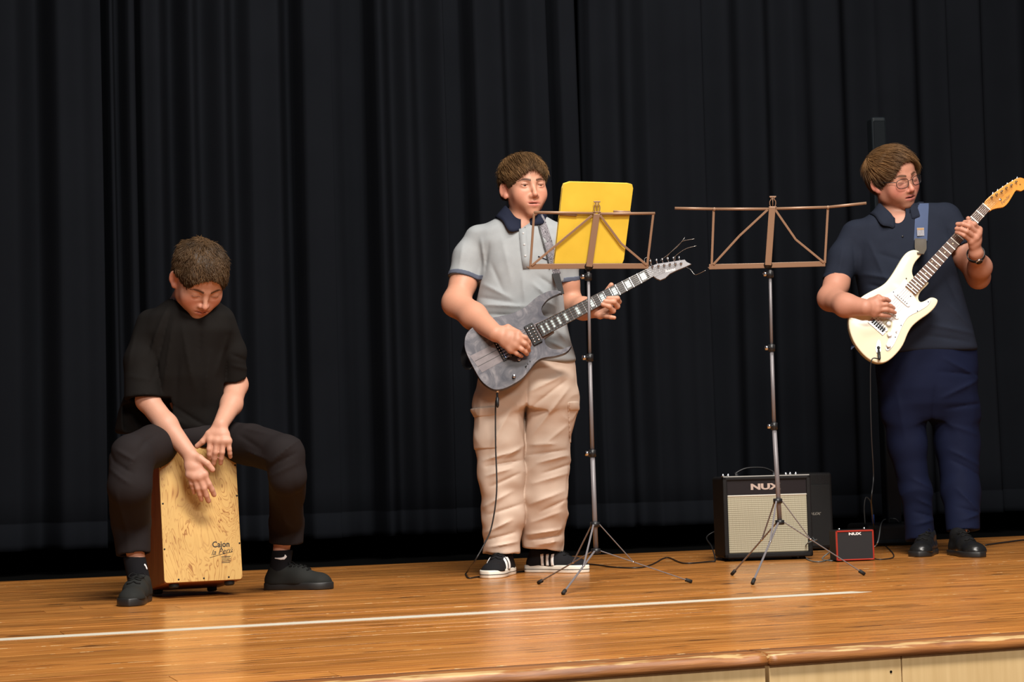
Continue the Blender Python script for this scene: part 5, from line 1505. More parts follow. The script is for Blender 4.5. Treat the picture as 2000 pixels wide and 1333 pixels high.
# ------------------------------------------------------------------ 1. the seated drummer
A = Person(FP(398.5, 1137, 0.055) * np.array([1, 1, 0]), (FP(420, 1150)[0], FP(420, 1150)[1], 0.0), 'seated young man in black T-shirt and trousers playing the box drum')
M_SOCK = cloth_mat('black_sock_knit', (0.010, 0.010, 0.012), 0.9, 500)
M_BSUEDE = cloth_mat('black_suede', (0.020, 0.021, 0.020), 0.7, 600)
M_BSOLE = mat('black_sole', (0.012, 0.012, 0.012), 0.5)
M_BLACE = cloth_mat('black_lace', (0.012, 0.012, 0.012), 0.6, 900)
sA1 = shoe(A, FP(251, 1186), VN * 1.0 + VR * .03, .285, .100, M_BSUEDE, M_BSOLE, M_BLACE, high=.0)
sA2 = shoe(A, FP(651, 1151), VR * .985 + VN * .17, .262, .098, M_BSUEDE, M_BSOLE, M_BLACE, high=.0)
M_SWOOSH = mat('white_sock_mark', (0.80, 0.80, 0.82), 0.6)
def ankle(P_, sh, h=.085):
    q = sh[2].w(.058, 0, h); return q, float((q - P_.base) @ VN)
ANK1, DK_1 = ankle(A, sA1); ANK2, DK_2 = ankle(A, sA2)
HA = Head(A, (401, 575), 0.035, (29, -45, 0), 1.06, 1.05, 1.08, 0.6, 'closed')
b = A.body
HA.build(b)
b.cone(HA.w(0, -.03, -.040), A.p(364, 600, -.085), .052, .060, .02)
b.cone(A.p(366, 608, -.085), A.p(372, 690, -.11), .066, .10, .03)
b.cone(A.p(372, 690, -.11), A.p(375, 835, -.20), .10, .085, .03)
A.limb(b, [(372, 622, -.08, 30), (304, 642, -.07, 18), (288, 782, -.02, 21.5), (325, 830, .02, 21), (366, 882, .055, 15.5)])
A.limb(b, [(372, 622, -.08, 30), (428, 632, -.10, 18), (461, 752, -.19, 22), (452, 790, -.10, 20.5), (431, 830, .005, 15)])
A.hand(b, (431, 829, .005), [[(408, 848, .02), (396, 863, .022), (385, 872, .016)],
    [(411, 860, .03), (409, 878, .034), (409, 888, .030), (409, 895, .020)],
    [(424, 862, .034), (421, 884, .036), (419, 896, .026), (417, 906, .016)],
    [(436, 862, .034), (434, 884, .036), (432, 896, .026), (431, 905, .015)],
    [(446, 862, .030), (448, 878, .030), (449, 886, .024), (450, 893, .012)]], .0098)
A.hand(b, (368, 884, .057), [[(390, 896, .075), (405, 906, .08), (415, 918, .075)],
    [(399, 927, .075), (408, 946, .07), (414, 957, .058), (418, 967, .045)],
    [(389, 932, .080), (398, 954, .074), (403, 968, .060), (407, 979, .045)],
    [(379, 932, .080), (386, 954, .074), (390, 966, .062), (393, 976, .048)],
    [(370, 928, .075), (374, 945, .072), (377, 954, .062), (379, 963, .05)]], .0102, .0135)
# legs under the trousers
A.limb(b, [(378, 858, -.22, 40), (340, 864, -.22, 26), (258, 897, .21, 22), (259, 1000, DK_1 - .03, 20), (262, 1070, DK_1, 17)])
b.cone(A.p(262, 1070, DK_1), ANK1, .031, .029, .008)
A.limb(b, [(378, 858, -.22, 40), (425, 864, -.24, 26), (555, 894, .08, 22), (556, 1000, DK_2 + .01, 20), (552, 1055, DK_2, 17.5)])
b.cone(A.p(552, 1055, DK_2), ANK2, .032, .029, .008)
b.box(CJ.w(0, CJH / 2, -CJD / 2), (CJW / 2 + .002, CJH / 2 + .002, CJD / 2 + .001), np.stack([CJ.x, CJ.y, CJ.z], 1), 0.0, 0.0, '-')
def col_A(V): return HA.colour(V, SKIN_A, (0.42, 0.13, 0.10), (0.050, 0.024, 0.014), 0.9, .22, .0160, [(-.052, -.050, .05)])
sdf_obj(b, 'body', M_SKIN, A.root, 0.0031, col_A)
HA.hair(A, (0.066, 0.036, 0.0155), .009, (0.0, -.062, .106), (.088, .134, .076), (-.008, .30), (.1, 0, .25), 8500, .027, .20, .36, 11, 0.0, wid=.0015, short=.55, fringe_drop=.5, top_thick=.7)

M_TEE = cloth_mat('black_jersey', (0.0095, 0.0085, 0.0080), 0.85, 700, 0.0, 0.3, 0.15, 10)
M_BTROU = cloth_mat('charcoal_trouser_cloth', (0.0165, 0.0135, 0.0140), 0.8, 900, 0.0, 0.3, 0.15, 8)
S = SDF()
A.torso(S, [(846, 226, 452, -.20, .150), (800, 234, 447, -.18, .15), (740, 258, 442, -.135, .145), (690, 272, 448, -.11, .135), (650, 270, 458, -.09, .125), (618, 284, 450, -.075, .105), (594, 316, 432, -.07, .080), (578, 338, 415, -.062, .066)], 2.5)
A.limb(S, [(296, 634, -.07, 30), (279, 705, -.045, 36), (281, 790, -.015, 38.5)], .018)
A.limb(S, [(430, 626, -.10, 29), (450, 690, -.14, 31), (457, 752, -.17, 27)], .018)
ar = nrm(A.p(281, 790, -.025) - A.p(279, 705, -.05)); al = nrm(A.p(457, 752, -.19) - A.p(450, 690, -.15))
def cut_sleeve(S, c, ax, r_in, r_cut):
    """saw the sleeve off at c and hollow its mouth"""
    fr_r = nrm(np.cross(ax, VN)); fr_f = np.cross(fr_r, ax)
    S.box(c + ax * .075, (r_cut, r_cut, .075), np.stack([fr_r, fr_f, ax], 1), 0.0, 0.003, '-')
    S.cone(c - ax * .030, c + ax * .02, r_in, r_in, 0.004, '-')
cut_sleeve(S, A.p(281, 781, -.02), ar, .046, .092)
cut_sleeve(S, A.p(456, 741, -.175), al, .036, .072)
S.cone(HA.w(0, -.03, -.040), A.p(364, 598, -.075), .062, .066, .004, '-')
nzA = make_noise(26, 8, 3)
S.disp.append(lambda p: nzA(p) * .0022)
A.folds(S, [(317, 778, 304, 690, 5, -.006), (431, 745, 437, 680, 5, -.005), (330, 600, 290, 700, 7, .007), (335, 610, 300, 745, 5, -.006), (345, 620, 318, 770, 7, .006), (300, 655, 285, 720, 6, -.004), (262, 650, 252, 720, 8, .004), (250, 735, 310, 745, 6, .003),
            (360, 640, 378, 760, 9, .006), (395, 640, 388, 700, 7, -.006), (410, 690, 395, 790, 8, .006), (440, 660, 420, 730, 6, .006), (445, 690, 470, 700, 5, -.004), (445, 712, 478, 718, 5, .004), (350, 700, 340, 790, 8, -.006), (300, 800, 360, 830, 6, .007), (330, 790, 400, 835, 6, -.005), (235, 800, 262, 840, 6, .006)])
SHIRT_A = S
tee = sdf_obj(S, 'tshirt', M_TEE, A.root, 0.0054)
# ribbed crew neck
cn = A.p(366, 592, -.068); rp = []
for t in np.linspace(0, 2 * math.pi, 40):
    rp.append(cn + VR * math.sin(t) * .070 + VN * (math.cos(t) * .068) + VU * (-.030 * math.cos(t)))
place(tube_mesh(rp, .0075, 8, False), 'neckband', M_TEE, tee)
S = SDF()
S.ell(A.p(378, 858, -.195), (.185, .150, .090), np.stack([VR, VN, VU], 1), .04)
A.limb(S, [(342, 862, -.23, 40), (302, 872, .02, 42), (258, 892, .24, 42.5), (253, 950, .27, 42), (257, 1020, DK_1 - .02, 37), (262, 1098, DK_1, 31)], .012)
A.limb(S, [(418, 860, -.24, 39), (490, 869, -.08, 40), (555, 889, .10, 39.5), (562, 930, .095, 36), (560, 1020, DK_2 + .01, 34), (558, 1080, DK_2, 33)], .012)
rA = nrm(A.p(262, 1098, DK_1) - A.p(257, 1020, DK_1 - .02)); lA = nrm(A.p(558, 1080, DK_2) - A.p(559, 1020, DK_2 + .01))
cut_sleeve(S, A.p(262, 1083, DK_1), rA, .047, .12)
cut_sleeve(S, A.p(558, 1062, DK_2), lA, .050, .12)
S.box(CJ.w(0, CJH / 2, -CJD / 2), (CJW / 2 + .001, CJH / 2 + .001, CJD / 2 + .001), np.stack([CJ.x, CJ.y, CJ.z], 1), 0.0, 0.004, '-')
nzT = make_noise(24, 8, 8)
S.disp.append(lambda p: nzT(p) * .0016)
A.folds(S, [(230, 860, 262, 905, 6, -.006), (262, 880, 300, 900, 5, .008), (255, 900, 298, 925, 5, -.006), (250, 915, 296, 945, 5, .006), (225, 930, 240, 1040, 9, .004), (268, 960, 272, 1070, 8, .006), (285, 920, 310, 880, 6, .006), (320, 850, 300, 900, 6, -.006),
            (540, 905, 592, 860, 5, .007), (535, 915, 590, 885, 5, -.006), (540, 930, 592, 905, 6, .005), (470, 835, 540, 850, 6, .005), (465, 850, 520, 880, 6, -.005), (480, 880, 535, 900, 6, .006), (545, 960, 550, 1050, 8, .005), (585, 930, 582, 1040, 8, -.004), (530, 1000, 560, 1040, 7, .004)])
trA = sdf_obj(S, 'trousers', M_BTROU, A.root, 0.0055)
for (sh, S_, fr_), (x_, y_) in ((sA1, (264, 1095)), (sA2, (551, 1082))):
    K = SDF()
    t_ = fr_.w(.056, 0, .050); a_ = A.p(262, 1088, DK_1) if fr_ is sA1[2] else A.p(552, 1075, DK_2)
    K.cone(t_, a_, .0385, .0375, .01)
    K.plane(a_, VU, 0.0)
    sock = sdf_obj(K, 'sock', M_SOCK, A.root, 0.0040)
    def swoosh(pts, rads):
        T = SDF(); T.include(K, .0012); B2 = SDF()
        for (p0, r0), (p1, r1) in zip(list(zip(pts, rads))[:-1], list(zip(pts, rads))[1:]):
            B2.cone(p0, p1, r0, r1, .001)
        T.include(B2, 0, '&'); T.lo, T.hi = B2.lo, B2.hi
        place(mesh_np(*T.mesh(0.0018, smooth=1)), 'sock_mark', M_SWOOSH, sock)
    sp = []
    pxs = ((537, 1091), (548, 1092), (555, 1091), (558, 1088), (557, 1085.5)) if fr_ is sA2[2] else ((283, 1104), (285.5, 1107), (287, 1111))
    for q in pxs:
        h_ = K.hit(q[0], q[1])
        if h_ is not None: sp.append(h_)
    if len(sp) > 2: swoosh(sp, ([.0022, .0042, .0050, .0048, .0030] if len(sp) == 5 else [.004] * len(sp)))

# ------------------------------------------------------------------ 2. the boy with the grey guitar
def drop_on(S_, q, top=.12, off=.004):
    """the point of the surface vertically below q"""
    z = q[2] + top
    for _ in range(200):
        v = float(S_.val(np.array([[q[0], q[1], z]]))[0])
        if v < off: break
        z -= max((v - off) * .6, .0008)
        if z < q[2] - .3: break
    return z
def polo_collar(P_, S_, cn, a, bb, m, parent, open_deg, rise, width, tip, twist=0.0, maxdrop=.05):
    """folded collar: inner stand, crest, outer fall laid on the shirt, two points at the front"""
    V, Fc = [], []
    ph = np.linspace(math.radians(open_deg), 2 * math.pi - math.radians(open_deg), 56)
    for t in ph:
        e = (VR * math.sin(t + twist) * a + VN * math.cos(t + twist) * bb); u = nrm(e)
        tipw = math.exp(-((min(t, 2 * math.pi - t) - math.radians(open_deg)) / .40) ** 2)
        f = max(0.0, math.cos(t))
        z0 = min(max(drop_on(S_, cn + e + u * .006), cn[2] - .045), cn[2] + .02)
        zc = z0 + rise * (1 - .45 * f)
        dphi = min(t, 2 * math.pi - t) - math.radians(open_deg)
        tipw = math.exp(-((dphi - .42) / .26) ** 2)
        W = width * (.22 + .78 * min(1.0, dphi / .40)) + tip * tipw
        pts = [(.0, z0 - .012), (.001, z0 + rise * .4), (.003, zc), (.008, zc - .001)]
        for fr_w in (.45, .75, 1.0):
            q = cn + e + u * (.008 + W * fr_w)
            zs = drop_on(S_, q, off=.0045)
            pts.append((.008 + W * fr_w * (1 - .35 * f), max(zs, zc - (maxdrop + tip * tipw) * fr_w)))
        for rr, z in pts:
            q = cn + e + u * rr
            V.append((q[0], q[1], z))
    k = 7
    for i in range(len(ph) - 1):
        for j in range(k - 1): Fc.append((i * k + j, i * k + j + 1, (i + 1) * k + j + 1, (i + 1) * k + j))
    bm = bmesh.new(); bm.from_mesh(mesh_py(V, Fc)); bmesh.ops.solidify(bm, geom=list(bm.faces), thickness=0.0022)
    return place(bm_mesh(bm), 'collar', m, parent)

B = Person(BOY, (BOY[0], BOY[1], 0.0), 'standing boy in grey polo shirt and beige cargo trousers playing the grey guitar')
M_WSOLE = mat('white_rubber_sole', (0.72, 0.70, 0.62), 0.5, var=0.12, vscale=40)
M_BCANVAS = cloth_mat('black_canvas', (0.014, 0.014, 0.016), 0.8, 700)
M_WSTRIPE = mat('white_stripe', (0.75, 0.74, 0.72), 0.5)
sB1 = shoe(B, FP(955, 1131), VN * .955 - VR * .26, .285, .110, M_BCANVAS, M_WSOLE, M_BLACE, (.125, .148, .171), M_WSTRIPE, .031, .0, 1.05, foxing=M_BLKPLASTIC)
sB2 = shoe(B, FP(1150, 1119), VR * .86 + VN * .50, .288, .108, M_BCANVAS, M_WSOLE, M_BLACE, (.095, .120, .145), M_WSTRIPE, .031, .012, 1.0, foxing=M_BLKPLASTIC)
AB1, DB1 = ankle(B, sB1); AB2, DB2 = ankle(B, sB2)
HB = Head(B, (1039.5, 362), 0.03, (20, -3, 2), 1.095, 0.98, 0.97, 0.12, 'open')
b = B.body
HB.build(b)
b.cone(HB.w(0, -.04, -.032), B.p(1018, 450, .0), .047, .056, .015)
b.cone(B.p(1018, 450, .0), B.p(1015, 640, .0), .085, .10, .03)
b.cone(B.p(1015, 640, .0), B.p(1020, 715, 0), .10, .09, .03)
B.limb(b, [(1018, 458, 0, 28), (934, 474, 0, 15), (909, 530, .015, 22), (905, 552, .022, 25), (891, 592, .07, 26.5), (925, 618, .15, 25.5), (968, 652, .262, 17)], .025)
B.limb(b, [(1018, 458, 0, 28), (1088, 474, 0, 15), (1106, 535, -.02, 19), (1108, 552, -.022, 22), (1114, 598, -.04, 24), (1140, 603, .07, 21), (1162, 607, .165, 14.5)], .025)
B.hand(b, (967, 651, .262), [[(992, 640, .262), (1012, 650, .262), (1030, 668, .252)],
    [(1011, 654, .278), (1026, 660, .282), (1032, 668, .268), (1034, 675, .252)],
    [(1011, 665, .285), (1025, 672, .288), (1031, 679, .272), (1033, 685, .255)],
    [(1006, 675, .286), (1019, 683, .288), (1026, 688, .274), (1029, 692, .258)],
    [(998, 683, .280), (1009, 691, .280), (1015, 694, .268), (1019, 696, .255)]], .0100, .0155)
B.hand(b, (1162, 607, .160), [[(1170, 590, .160), (1182, 574, .165), (1194, 557, .180)],
    [(1190, 602, .175), (1209, 590, .212), (1206, 583, .240), (1188, 583, .248)],
    [(1185, 608, .180), (1206, 599, .222), (1199, 590, .246), (1182, 589, .250)],
    [(1179, 613, .185), (1198, 608, .226), (1190, 599, .247), (1177, 595, .250)],
    [(1172, 617, .188), (1184, 618, .215), (1193, 620, .228), (1200, 621, .232)]], .0102)
B.limb(b, [(1010, 720, 0, 26), (976, 790, 0, 26), (980, 930, .0, 26), (977, 1050, DB1 - .02, 18)], .03)
b.cone(B.p(977, 1050, DB1 - .02), AB1, .037, .034, .02)
B.limb(b, [(1030, 720, 0, 26), (1074, 790, 0, 24), (1066, 930, .0, 26), (1062, 1040, DB2 - .01, 18)], .03)
b.cone(B.p(1062, 1040, DB2 - .01), AB2, .037, .034, .02)
def col_B(V): return HB.colour(V, SKIN_B, (0.46, 0.15, 0.12), (0.028, 0.013, 0.007), 0.5, 0.0, .0172)
sdf_obj(b, 'body', M_SKIN, B.root, 0.0030, col_B)
HB.eyes(B, (0.045, 0.020, 0.010), (.10, -.05))
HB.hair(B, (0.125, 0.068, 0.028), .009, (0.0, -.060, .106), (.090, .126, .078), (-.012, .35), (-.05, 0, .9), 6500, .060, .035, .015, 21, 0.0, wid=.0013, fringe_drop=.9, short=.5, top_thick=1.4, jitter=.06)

M_POLO = cloth_mat('grey_heather_pique', (0.285, 0.300, 0.310), 0.85, 420, 0.0, 0.35, 0.13, 22)
M_NAVY = cloth_mat('navy_rib', (0.014, 0.017, 0.032), 0.85, 600)
M_CUFF = cloth_mat('blue_grey_rib', (0.085, 0.095, 0.13), 0.85, 500)
S = SDF()
B.torso(S, [(712, 936, 1128, .0, .125), (670, 934, 1114, .0, .128), (610, 930, 1104, .0, .128), (560, 934, 1100, .0, .125), (510, 938, 1102, .0, .120), (475, 926, 1110, -.005, .112), (452, 926, 1106, -.01, .098), (436, 950, 1084, -.012, .080), (420, 984, 1058, -.012, .066)], 2.5)
B.limb(S, [(932, 466, -.005, 25), (914, 502, .0, 29), (901, 556, .03, 28.5)], .03)
B.limb(S, [(1092, 466, -.005, 25), (1104, 505, -.01, 24.5), (1109, 562, -.025, 24)], .03)
aL = nrm(B.p(901, 556, .03) - B.p(914, 502, 0)); aR = nrm(B.p(1109, 562, -.025) - B.p(1104, 505, -.01))
cL, cR = B.p(904, 545, .025), B.p(1108, 550, -.022)
S0 = S
cut_sleeve(S, cL, aL, .046, .075); cut_sleeve(S, cR, aR, .038, .066)
S.cone(HB.w(0, -.045, -.022), B.p(1018, 452, .03), .050, .056, .004, '-')
nzB = make_noise(24, 8, 5)
S.disp.append(lambda p: nzB(p) * .0022)
B.folds(S, [(945, 560, 1000, 590, 7, .007), (940, 585, 1010, 600, 6, -.006), (945, 600, 1030, 605, 7, .010), (950, 618, 1020, 622, 5, -.007), (955, 480, 948, 540, 6, -.005), (940, 470, 946, 520, 5, .005), (980, 470, 1000, 560, 9, .004), (1020, 540, 1025, 600, 8, .006), (1040, 560, 1075, 590, 7, .007), (1050, 545, 1090, 570, 6, -.006),
            (1060, 470, 1085, 500, 5, .005), (1062, 488, 1085, 516, 5, -.005), (1080, 640, 1105, 670, 7, .007), (1085, 600, 1100, 650, 7, -.005), (1070, 670, 1115, 690, 6, .006), (960, 520, 985, 580, 7, -.005), (905, 480, 898, 530, 7, .004)])
POLO = S
polo = sdf_obj(S, 'polo_shirt', M_POLO, B.root, 0.0050)
def cuff(S_, c, ax, h, rcut, m, parent, nm='sleeve_cuff', infl=.0022):
    T = SDF(); T.include(S_, infl)
    T.plane(c - ax * h, -ax, 0.0); T.plane(c + ax * .001, ax, 0.0)
    fr_r = nrm(np.cross(ax, VN)); fr_f = np.cross(fr_r, ax)
    T.box(c - ax * h / 2, (rcut, rcut, h), np.stack([fr_r, fr_f, ax], 1), 0, 0, '&')
    T.cone(c - ax * (h + .01), c + ax * .02, rcut * .66, rcut * .66, 0.0, '-')
    T.lo, T.hi = c - rcut * 1.2, c + rcut * 1.2
    place(mesh_np(*T.mesh(0.0034, smooth=1)), nm, m, parent)
cuff(POLO, cL, aL, .018, .078, M_CUFF, polo); cuff(POLO, cR, aR, .018, .062, M_CUFF, polo)
polo_collar(B, POLO, B.p(1019, 424, .012), .060, .064, M_NAVY, polo, 15, .030, .040, .020, .20, .045)
# placket, buttons, stitched mark
pl = [POLO.hit(x, y_, off=.003) for x, y_ in ((1021, 447), (1022, 465), (1024, 485), (1026, 505), (1029, 525))]
pl = [q for q in pl if q is not None]
place(ribbon_mesh(pl, [VR] * len(pl), .030, .003), 'placket', M_POLO, polo)
for x, y_ in ((1022, 456), (1024, 478), (1026, 500)):
    q = POLO.hit(x, y_, off=.005)
    place(lathe_mesh(Frame(q, VR, VU, VN), [(.0045, -.002), (.0045, .001), (.003, .0018)], 12), 'button', mat('grey_button', (0.42, 0.42, 0.42), 0.4), polo)
q = [POLO.hit(x, y_, off=.002) for x, y_ in ((1051, 501), (1062, 505), (1072, 509))]
place(tube_mesh(q, .0018, 6), 'stitched_mark', M_NAVY, polo)

M_KHAKI = cloth_mat('beige_cotton', (0.58, 0.455, 0.37), 0.75, 500, 0.0, 0.3, 0.10, 9)
S = SDF()
B.torso(S, [(800, 926, 1124, .0, .115), (775, 927, 1125, .0, .130), (745, 931, 1125, .0, .130), (700, 938, 1120, .0, .122)], 2.3, .03)
B.limb(S, [(976, 790, .01, 49), (977, 860, .02, 46.5), (980, 930, .02, 42.5), (982, 1000, DB1 * .4 + .01, 40.5), (977, 1104, DB1 * .8, 36)], .03)
B.limb(S, [(1076, 780, -.01, 46), (1075, 800, -.015, 47.5)], .03)
B.limb(S, [(1072, 800, -.015, 51), (1066, 860, -.02, 46), (1067, 912, -.02, 45.5), (1064, 965, -.02, 45), (1061, 1096, DB2 * .8, 37)], .006)
cut_sleeve(S, B.p(977, 1083, DB1 * .8), nrm(VN * .10 - VU), .040, .10)
cut_sleeve(S, B.p(1062, 1074, DB2 * .8), nrm(VR * -.22 - VU), .040, .10)
def ridged(freq, seed, along, stretch):
    """crisp crease field: ridges stretched across the direction 'along'"""
    f_ = make_noise(freq, 7, seed); g_ = make_noise(freq * .35, 5, seed + 1); a_ = nrm(along).astype(np.float32)
    def h(p):
        t = p @ a_
        q = p - np.outer(t, a_) * (1 - 1 / stretch)
        return np.maximum(0, 1 - np.abs(f_(q.astype(np.float32))) * 1.6) ** 1.5 * np.clip(g_(p) * .7 + .55, 0, 1.2)
    return h
rk1 = ridged(30, 41, VR * .8 + VU * .5, 3.0); rk2 = ridged(36, 43, VR * .8 - VU * .35, 2.6)
S.disp.append(lambda p: (-(rk1(p) * .0050 + rk2(p) * .0040) * np.clip(1.25 - p[:, 2] * .9, .35, 1.1)).astype(np.float32))
nzK = make_noise(38, 10, 12); nzK2 = make_noise(80, 10, 13)
S.disp.append(lambda p: (nzK(p) * .0022 + nzK2(p) * .0009) * (1 + 1.0 * np.clip((.55 - p[:, 2]) / .4, 0, 1)).astype(np.float32))
B.folds(S, [(1030, 770, 1100, 735, 7, .008), (1035, 800, 1105, 745, 6, -.007), (1040, 850, 1110, 760, 7, .008), (1030, 740, 1026, 860, 6, -.012), (1060, 870, 1110, 830, 7, .006),
            (945, 900, 1015, 880, 6, .010), (950, 912, 1018, 900, 5, -.009), (985, 895, 1022, 872, 5, .008), (950, 930, 1000, 915, 6, .009), (960, 950, 1015, 925, 5, -.008), (945, 990, 1000, 960, 7, .008), (955, 1005, 1018, 985, 5, -.007), (950, 1040, 1000, 1015, 6, .009), (948, 1055, 1005, 1040, 5, -.009), (955, 1068, 1010, 1058, 5, .009),
            (1035, 870, 1085, 868, 6, .008), (1030, 890, 1105, 880, 5, -.008), (1050, 905, 1108, 890, 6, .011), (1060, 925, 1112, 908, 5, -.009), (1040, 945, 1108, 925, 6, .008), (1035, 985, 1100, 960, 7, .009), (1055, 1000, 1108, 975, 5, -.008), (1040, 1020, 1095, 1000, 6, .007), (1030, 1045, 1095, 1035, 5, .010), (1032, 1056, 1095, 1046, 4, -.010), (1045, 1066, 1090, 1058, 5, .008),
            (940, 780, 935, 840, 7, .004), (1010, 790, 1015, 850, 8, .005), (1000, 800, 960, 870, 8, .006)])
KH = S
kh = sdf_obj(S, 'cargo_trousers', M_KHAKI, B.root, 0.0041)
# cargo pockets standing proud of the thighs
for (cx_, cy_, hwp, hhp, ang) in ((944, 838, 26, 40, .04), (1121, 826, 11, 40, .05)):
    for yy0, hh, inf in ((0, hhp, .0038), (-hhp + 8, 9, .0062)):
        T = SDF(); T.include(KH, inf)
        c_ = B.p(cx_, cy_ + yy0, .02); sc_ = float((c_ - CAM) @ _f) / F
        ux = nrm(VR * math.cos(ang) + VU * math.sin(ang)); uy = nrm(VU * math.cos(ang) - VR * math.sin(ang))
        Bx = SDF(); Bx.box(c_, (hwp * sc_, hh * sc_, .11), np.stack([ux, uy, VN], 1), .006)
        T.include(Bx, 0, '&', .003); T.lo, T.hi = c_ - .14, c_ + .14
        place(mesh_np(*T.mesh(0.0044, smooth=1)), 'cargo_pocket' if yy0 == 0 else 'pocket_flap', M_KHAKI, kh)

# patterned strap over the boy's left shoulder
def strap(P_, S_, pts, wpx, m, parent, name, off=.004, extra=None, thick=.0025, wd=None):
    path = [S_.hit(x, y_, off=off) for x, y_ in pts]; path = [q for q in path if q is not None]
    path = path + (extra or [])
    path = spline(path, 4)
    wm = wpx * float((path[0] - CAM) @ _f) / F
    wdirs = []
    tg = np.gradient(path, axis=0)
    for q, t in zip(path, tg):
        v = nrm(CAM - q); wdirs.append(np.cross(nrm(t), v) if wd is None else wd)
    return place(ribbon_mesh(path, wdirs, wm, thick), name, m, parent, None, False)
m_strapB, nt, b_ = new_mat('scroll_pattern_strap'); N, L = nt.nodes.new, nt.links.new
tc = N('ShaderNodeTexCoord'); n = N('ShaderNodeTexNoise'); n.inputs['Scale'].default_value = 70; n.inputs['Distortion'].default_value = 2.5; n.inputs['Detail'].default_value = 1; L(tc.outputs['Object'], n.inputs[0])
mu = N('ShaderNodeMath'); mu.operation = 'MULTIPLY'; mu.inputs[1].default_value = 6; L(n.outputs['Fac'], mu.inputs[0]); fr_ = N('ShaderNodeMath'); fr_.operation = 'FRACT'; L(mu.outputs[0], fr_.inputs[0])
r = N('ShaderNodeValToRGB'); e = r.color_ramp.elements; e[0].position = .45; e[0].color = (.035, .033, .040, 1); e[1].position = .6; e[1].color = (.30, .28, .31, 1)
L(fr_.outputs[0], r.inputs[0]); L(r.outputs[0], b_.inputs['Base Color']); b_.inputs['Roughness'].default_value = .7
M_STRAPBLK = mat('black_leather', (0.016, 0.015, 0.015), 0.5, bump=.3, bscale=300)
xh, yh = GB.px(*z4(1243, 74)); horn = GB.w(xh + .003, yh - .002, -.012)
gs = thing('guitar_strap', B.p(1070, 480, .14), 'grey scroll patterned guitar strap over the boy\'s shoulder', 'strap')
strap(B, POLO, ((1050, 424), (1054, 432), (1062, 455), (1071, 485), (1079, 515), (1085, 538)), 22, m_strapB, gs, 'webbing')
lt = POLO.hit(1085, 535, off=.008)
lp_ = spline([lt, lt * .45 + (horn + VN * .018) * .55, horn + VN * .014 - VU * .003], 5)
place(ribbon_mesh(lp_, [VR] * len(lp_), np.interp(np.arange(len(lp_)), [0, len(lp_) - 1], [.030, .020]), .003), 'leather_end', M_STRAPBLK, gs, None, False)
strap(B, POLO, ((1049, 430), (1058, 462), (1066, 492), (1074, 525)), 3, M_STRAPBLK, gs, 'webbing_edge', .006)
tail = GB.w(*GB.px(*z4(200, 930)), -.022)
place(ribbon_mesh(spline([tail, B.p(911, 712, .12), B.p(907, 690, .04), B.p(915, 660, -.06)], 5), [VU + VR] * 16, .035, .003), 'webbing', M_STRAPBLK, gs, None, False)

# ------------------------------------------------------------------ 3. the man with the cream guitar
C = Person(MAN, (MAN[0], MAN[1], 0.0), 'standing man with glasses in navy polo and dark blue trousers playing the cream guitar')
M_LEATHER = mat('black_shoe_leather', (0.010, 0.010, 0.010), 0.28, spec=0.5, bump=.15, bscale=120)
sC1 = shoe(C, FP(1794, 1089), VN * .92 - VR * .38, .300, .112, M_LEATHER, M_BSOLE, M_BLACE, sole_h=.024, high=.02, toe_round=1.15, nlace=3)
sC2 = shoe(C, FP(1914, 1090), VN * .99 + VR * .13, .300, .112, M_LEATHER, M_BSOLE, M_BLACE, sole_h=.024, high=.02, toe_round=1.15, nlace=3)
AC1, DC1 = ankle(C, sC1); AC2, DC2 = ankle(C, sC2)
HC = Head(C, (1771, 352), 0.03, (27, -13, 15), 1.14, 1.03, 1.12, 0.8, 'closed', .0012)
b = C.body
HC.build(b)
b.cone(HC.w(0, -.03, -.040), C.p(1750, 432, -.02), .055, .064, .015)
b.cone(C.p(1752, 448, -.01), C.p(1775, 600, .0), .085, .12, .03)
b.cone(C.p(1775, 600, .0), C.p(1805, 700, 0), .12, .10, .03)
C.limb(b, [(1754, 452, 0, 30), (1676, 466, 0, 17), (1642, 535, .025, 20), (1634, 555, .055, 23.5), (1622, 583, .11, 24), (1652, 597, .255, 22.5), (1690, 601, .325, 16.5)], .025)
C.limb(b, [(1780, 440, 0, 30), (1845, 434, 0, 17), (1874, 480, .02, 20), (1883, 497, .025, 22.5), (1911, 542, .04, 19.5), (1914, 522, .14, 20), (1906, 494, .255, 14.5)], .04)
C.hand(b, (1690, 601, .325), [[(1700, 588, .305), (1716, 580, .318), (1733, 589, .306)],
    [(1713, 588, .322), (1726, 584, .328), (1732, 585, .318), (1737, 588, .304)],
    [(1715, 597, .328), (1731, 595, .330), (1739, 598, .318), (1745, 602, .304)],
    [(1713, 606, .328), (1732, 605, .330), (1741, 608, .318), (1748, 611, .304)],
    [(1707, 613, .320), (1722, 616, .322), (1731, 617, .314), (1738, 618, .304)]], .0098, .0145)
C.hand(b, (1905, 492, .258), [[(1898, 462, .255), (1894, 443, .262), (1891, 427, .272)],
    [(1912, 449, .295), (1903, 438, .322), (1893, 434, .322), (1884, 434, .308)],
    [(1910, 457, .302), (1893, 442, .332), (1881, 438, .330), (1870, 438, .312)],
    [(1905, 465, .304), (1888, 452, .334), (1878, 448, .330), (1868, 447, .312)],
    [(1897, 472, .298), (1883, 460, .326), (1875, 456, .322), (1868, 454, .308)]], .0104, .0145)
C.limb(b, [(1800, 690, 0, 24), (1764, 790, 0, 20), (1785, 930, .0, 20), (1800, 1030, DC1 * .85, 15)], .02)
b.cone(C.p(1800, 1030, DC1 * .85), AC1, .032, .030, .01)
C.limb(b, [(1815, 690, 0, 24), (1867, 790, 0, 20), (1876, 930, .0, 20), (1882, 1015, DC2 * .85, 15)], .02)
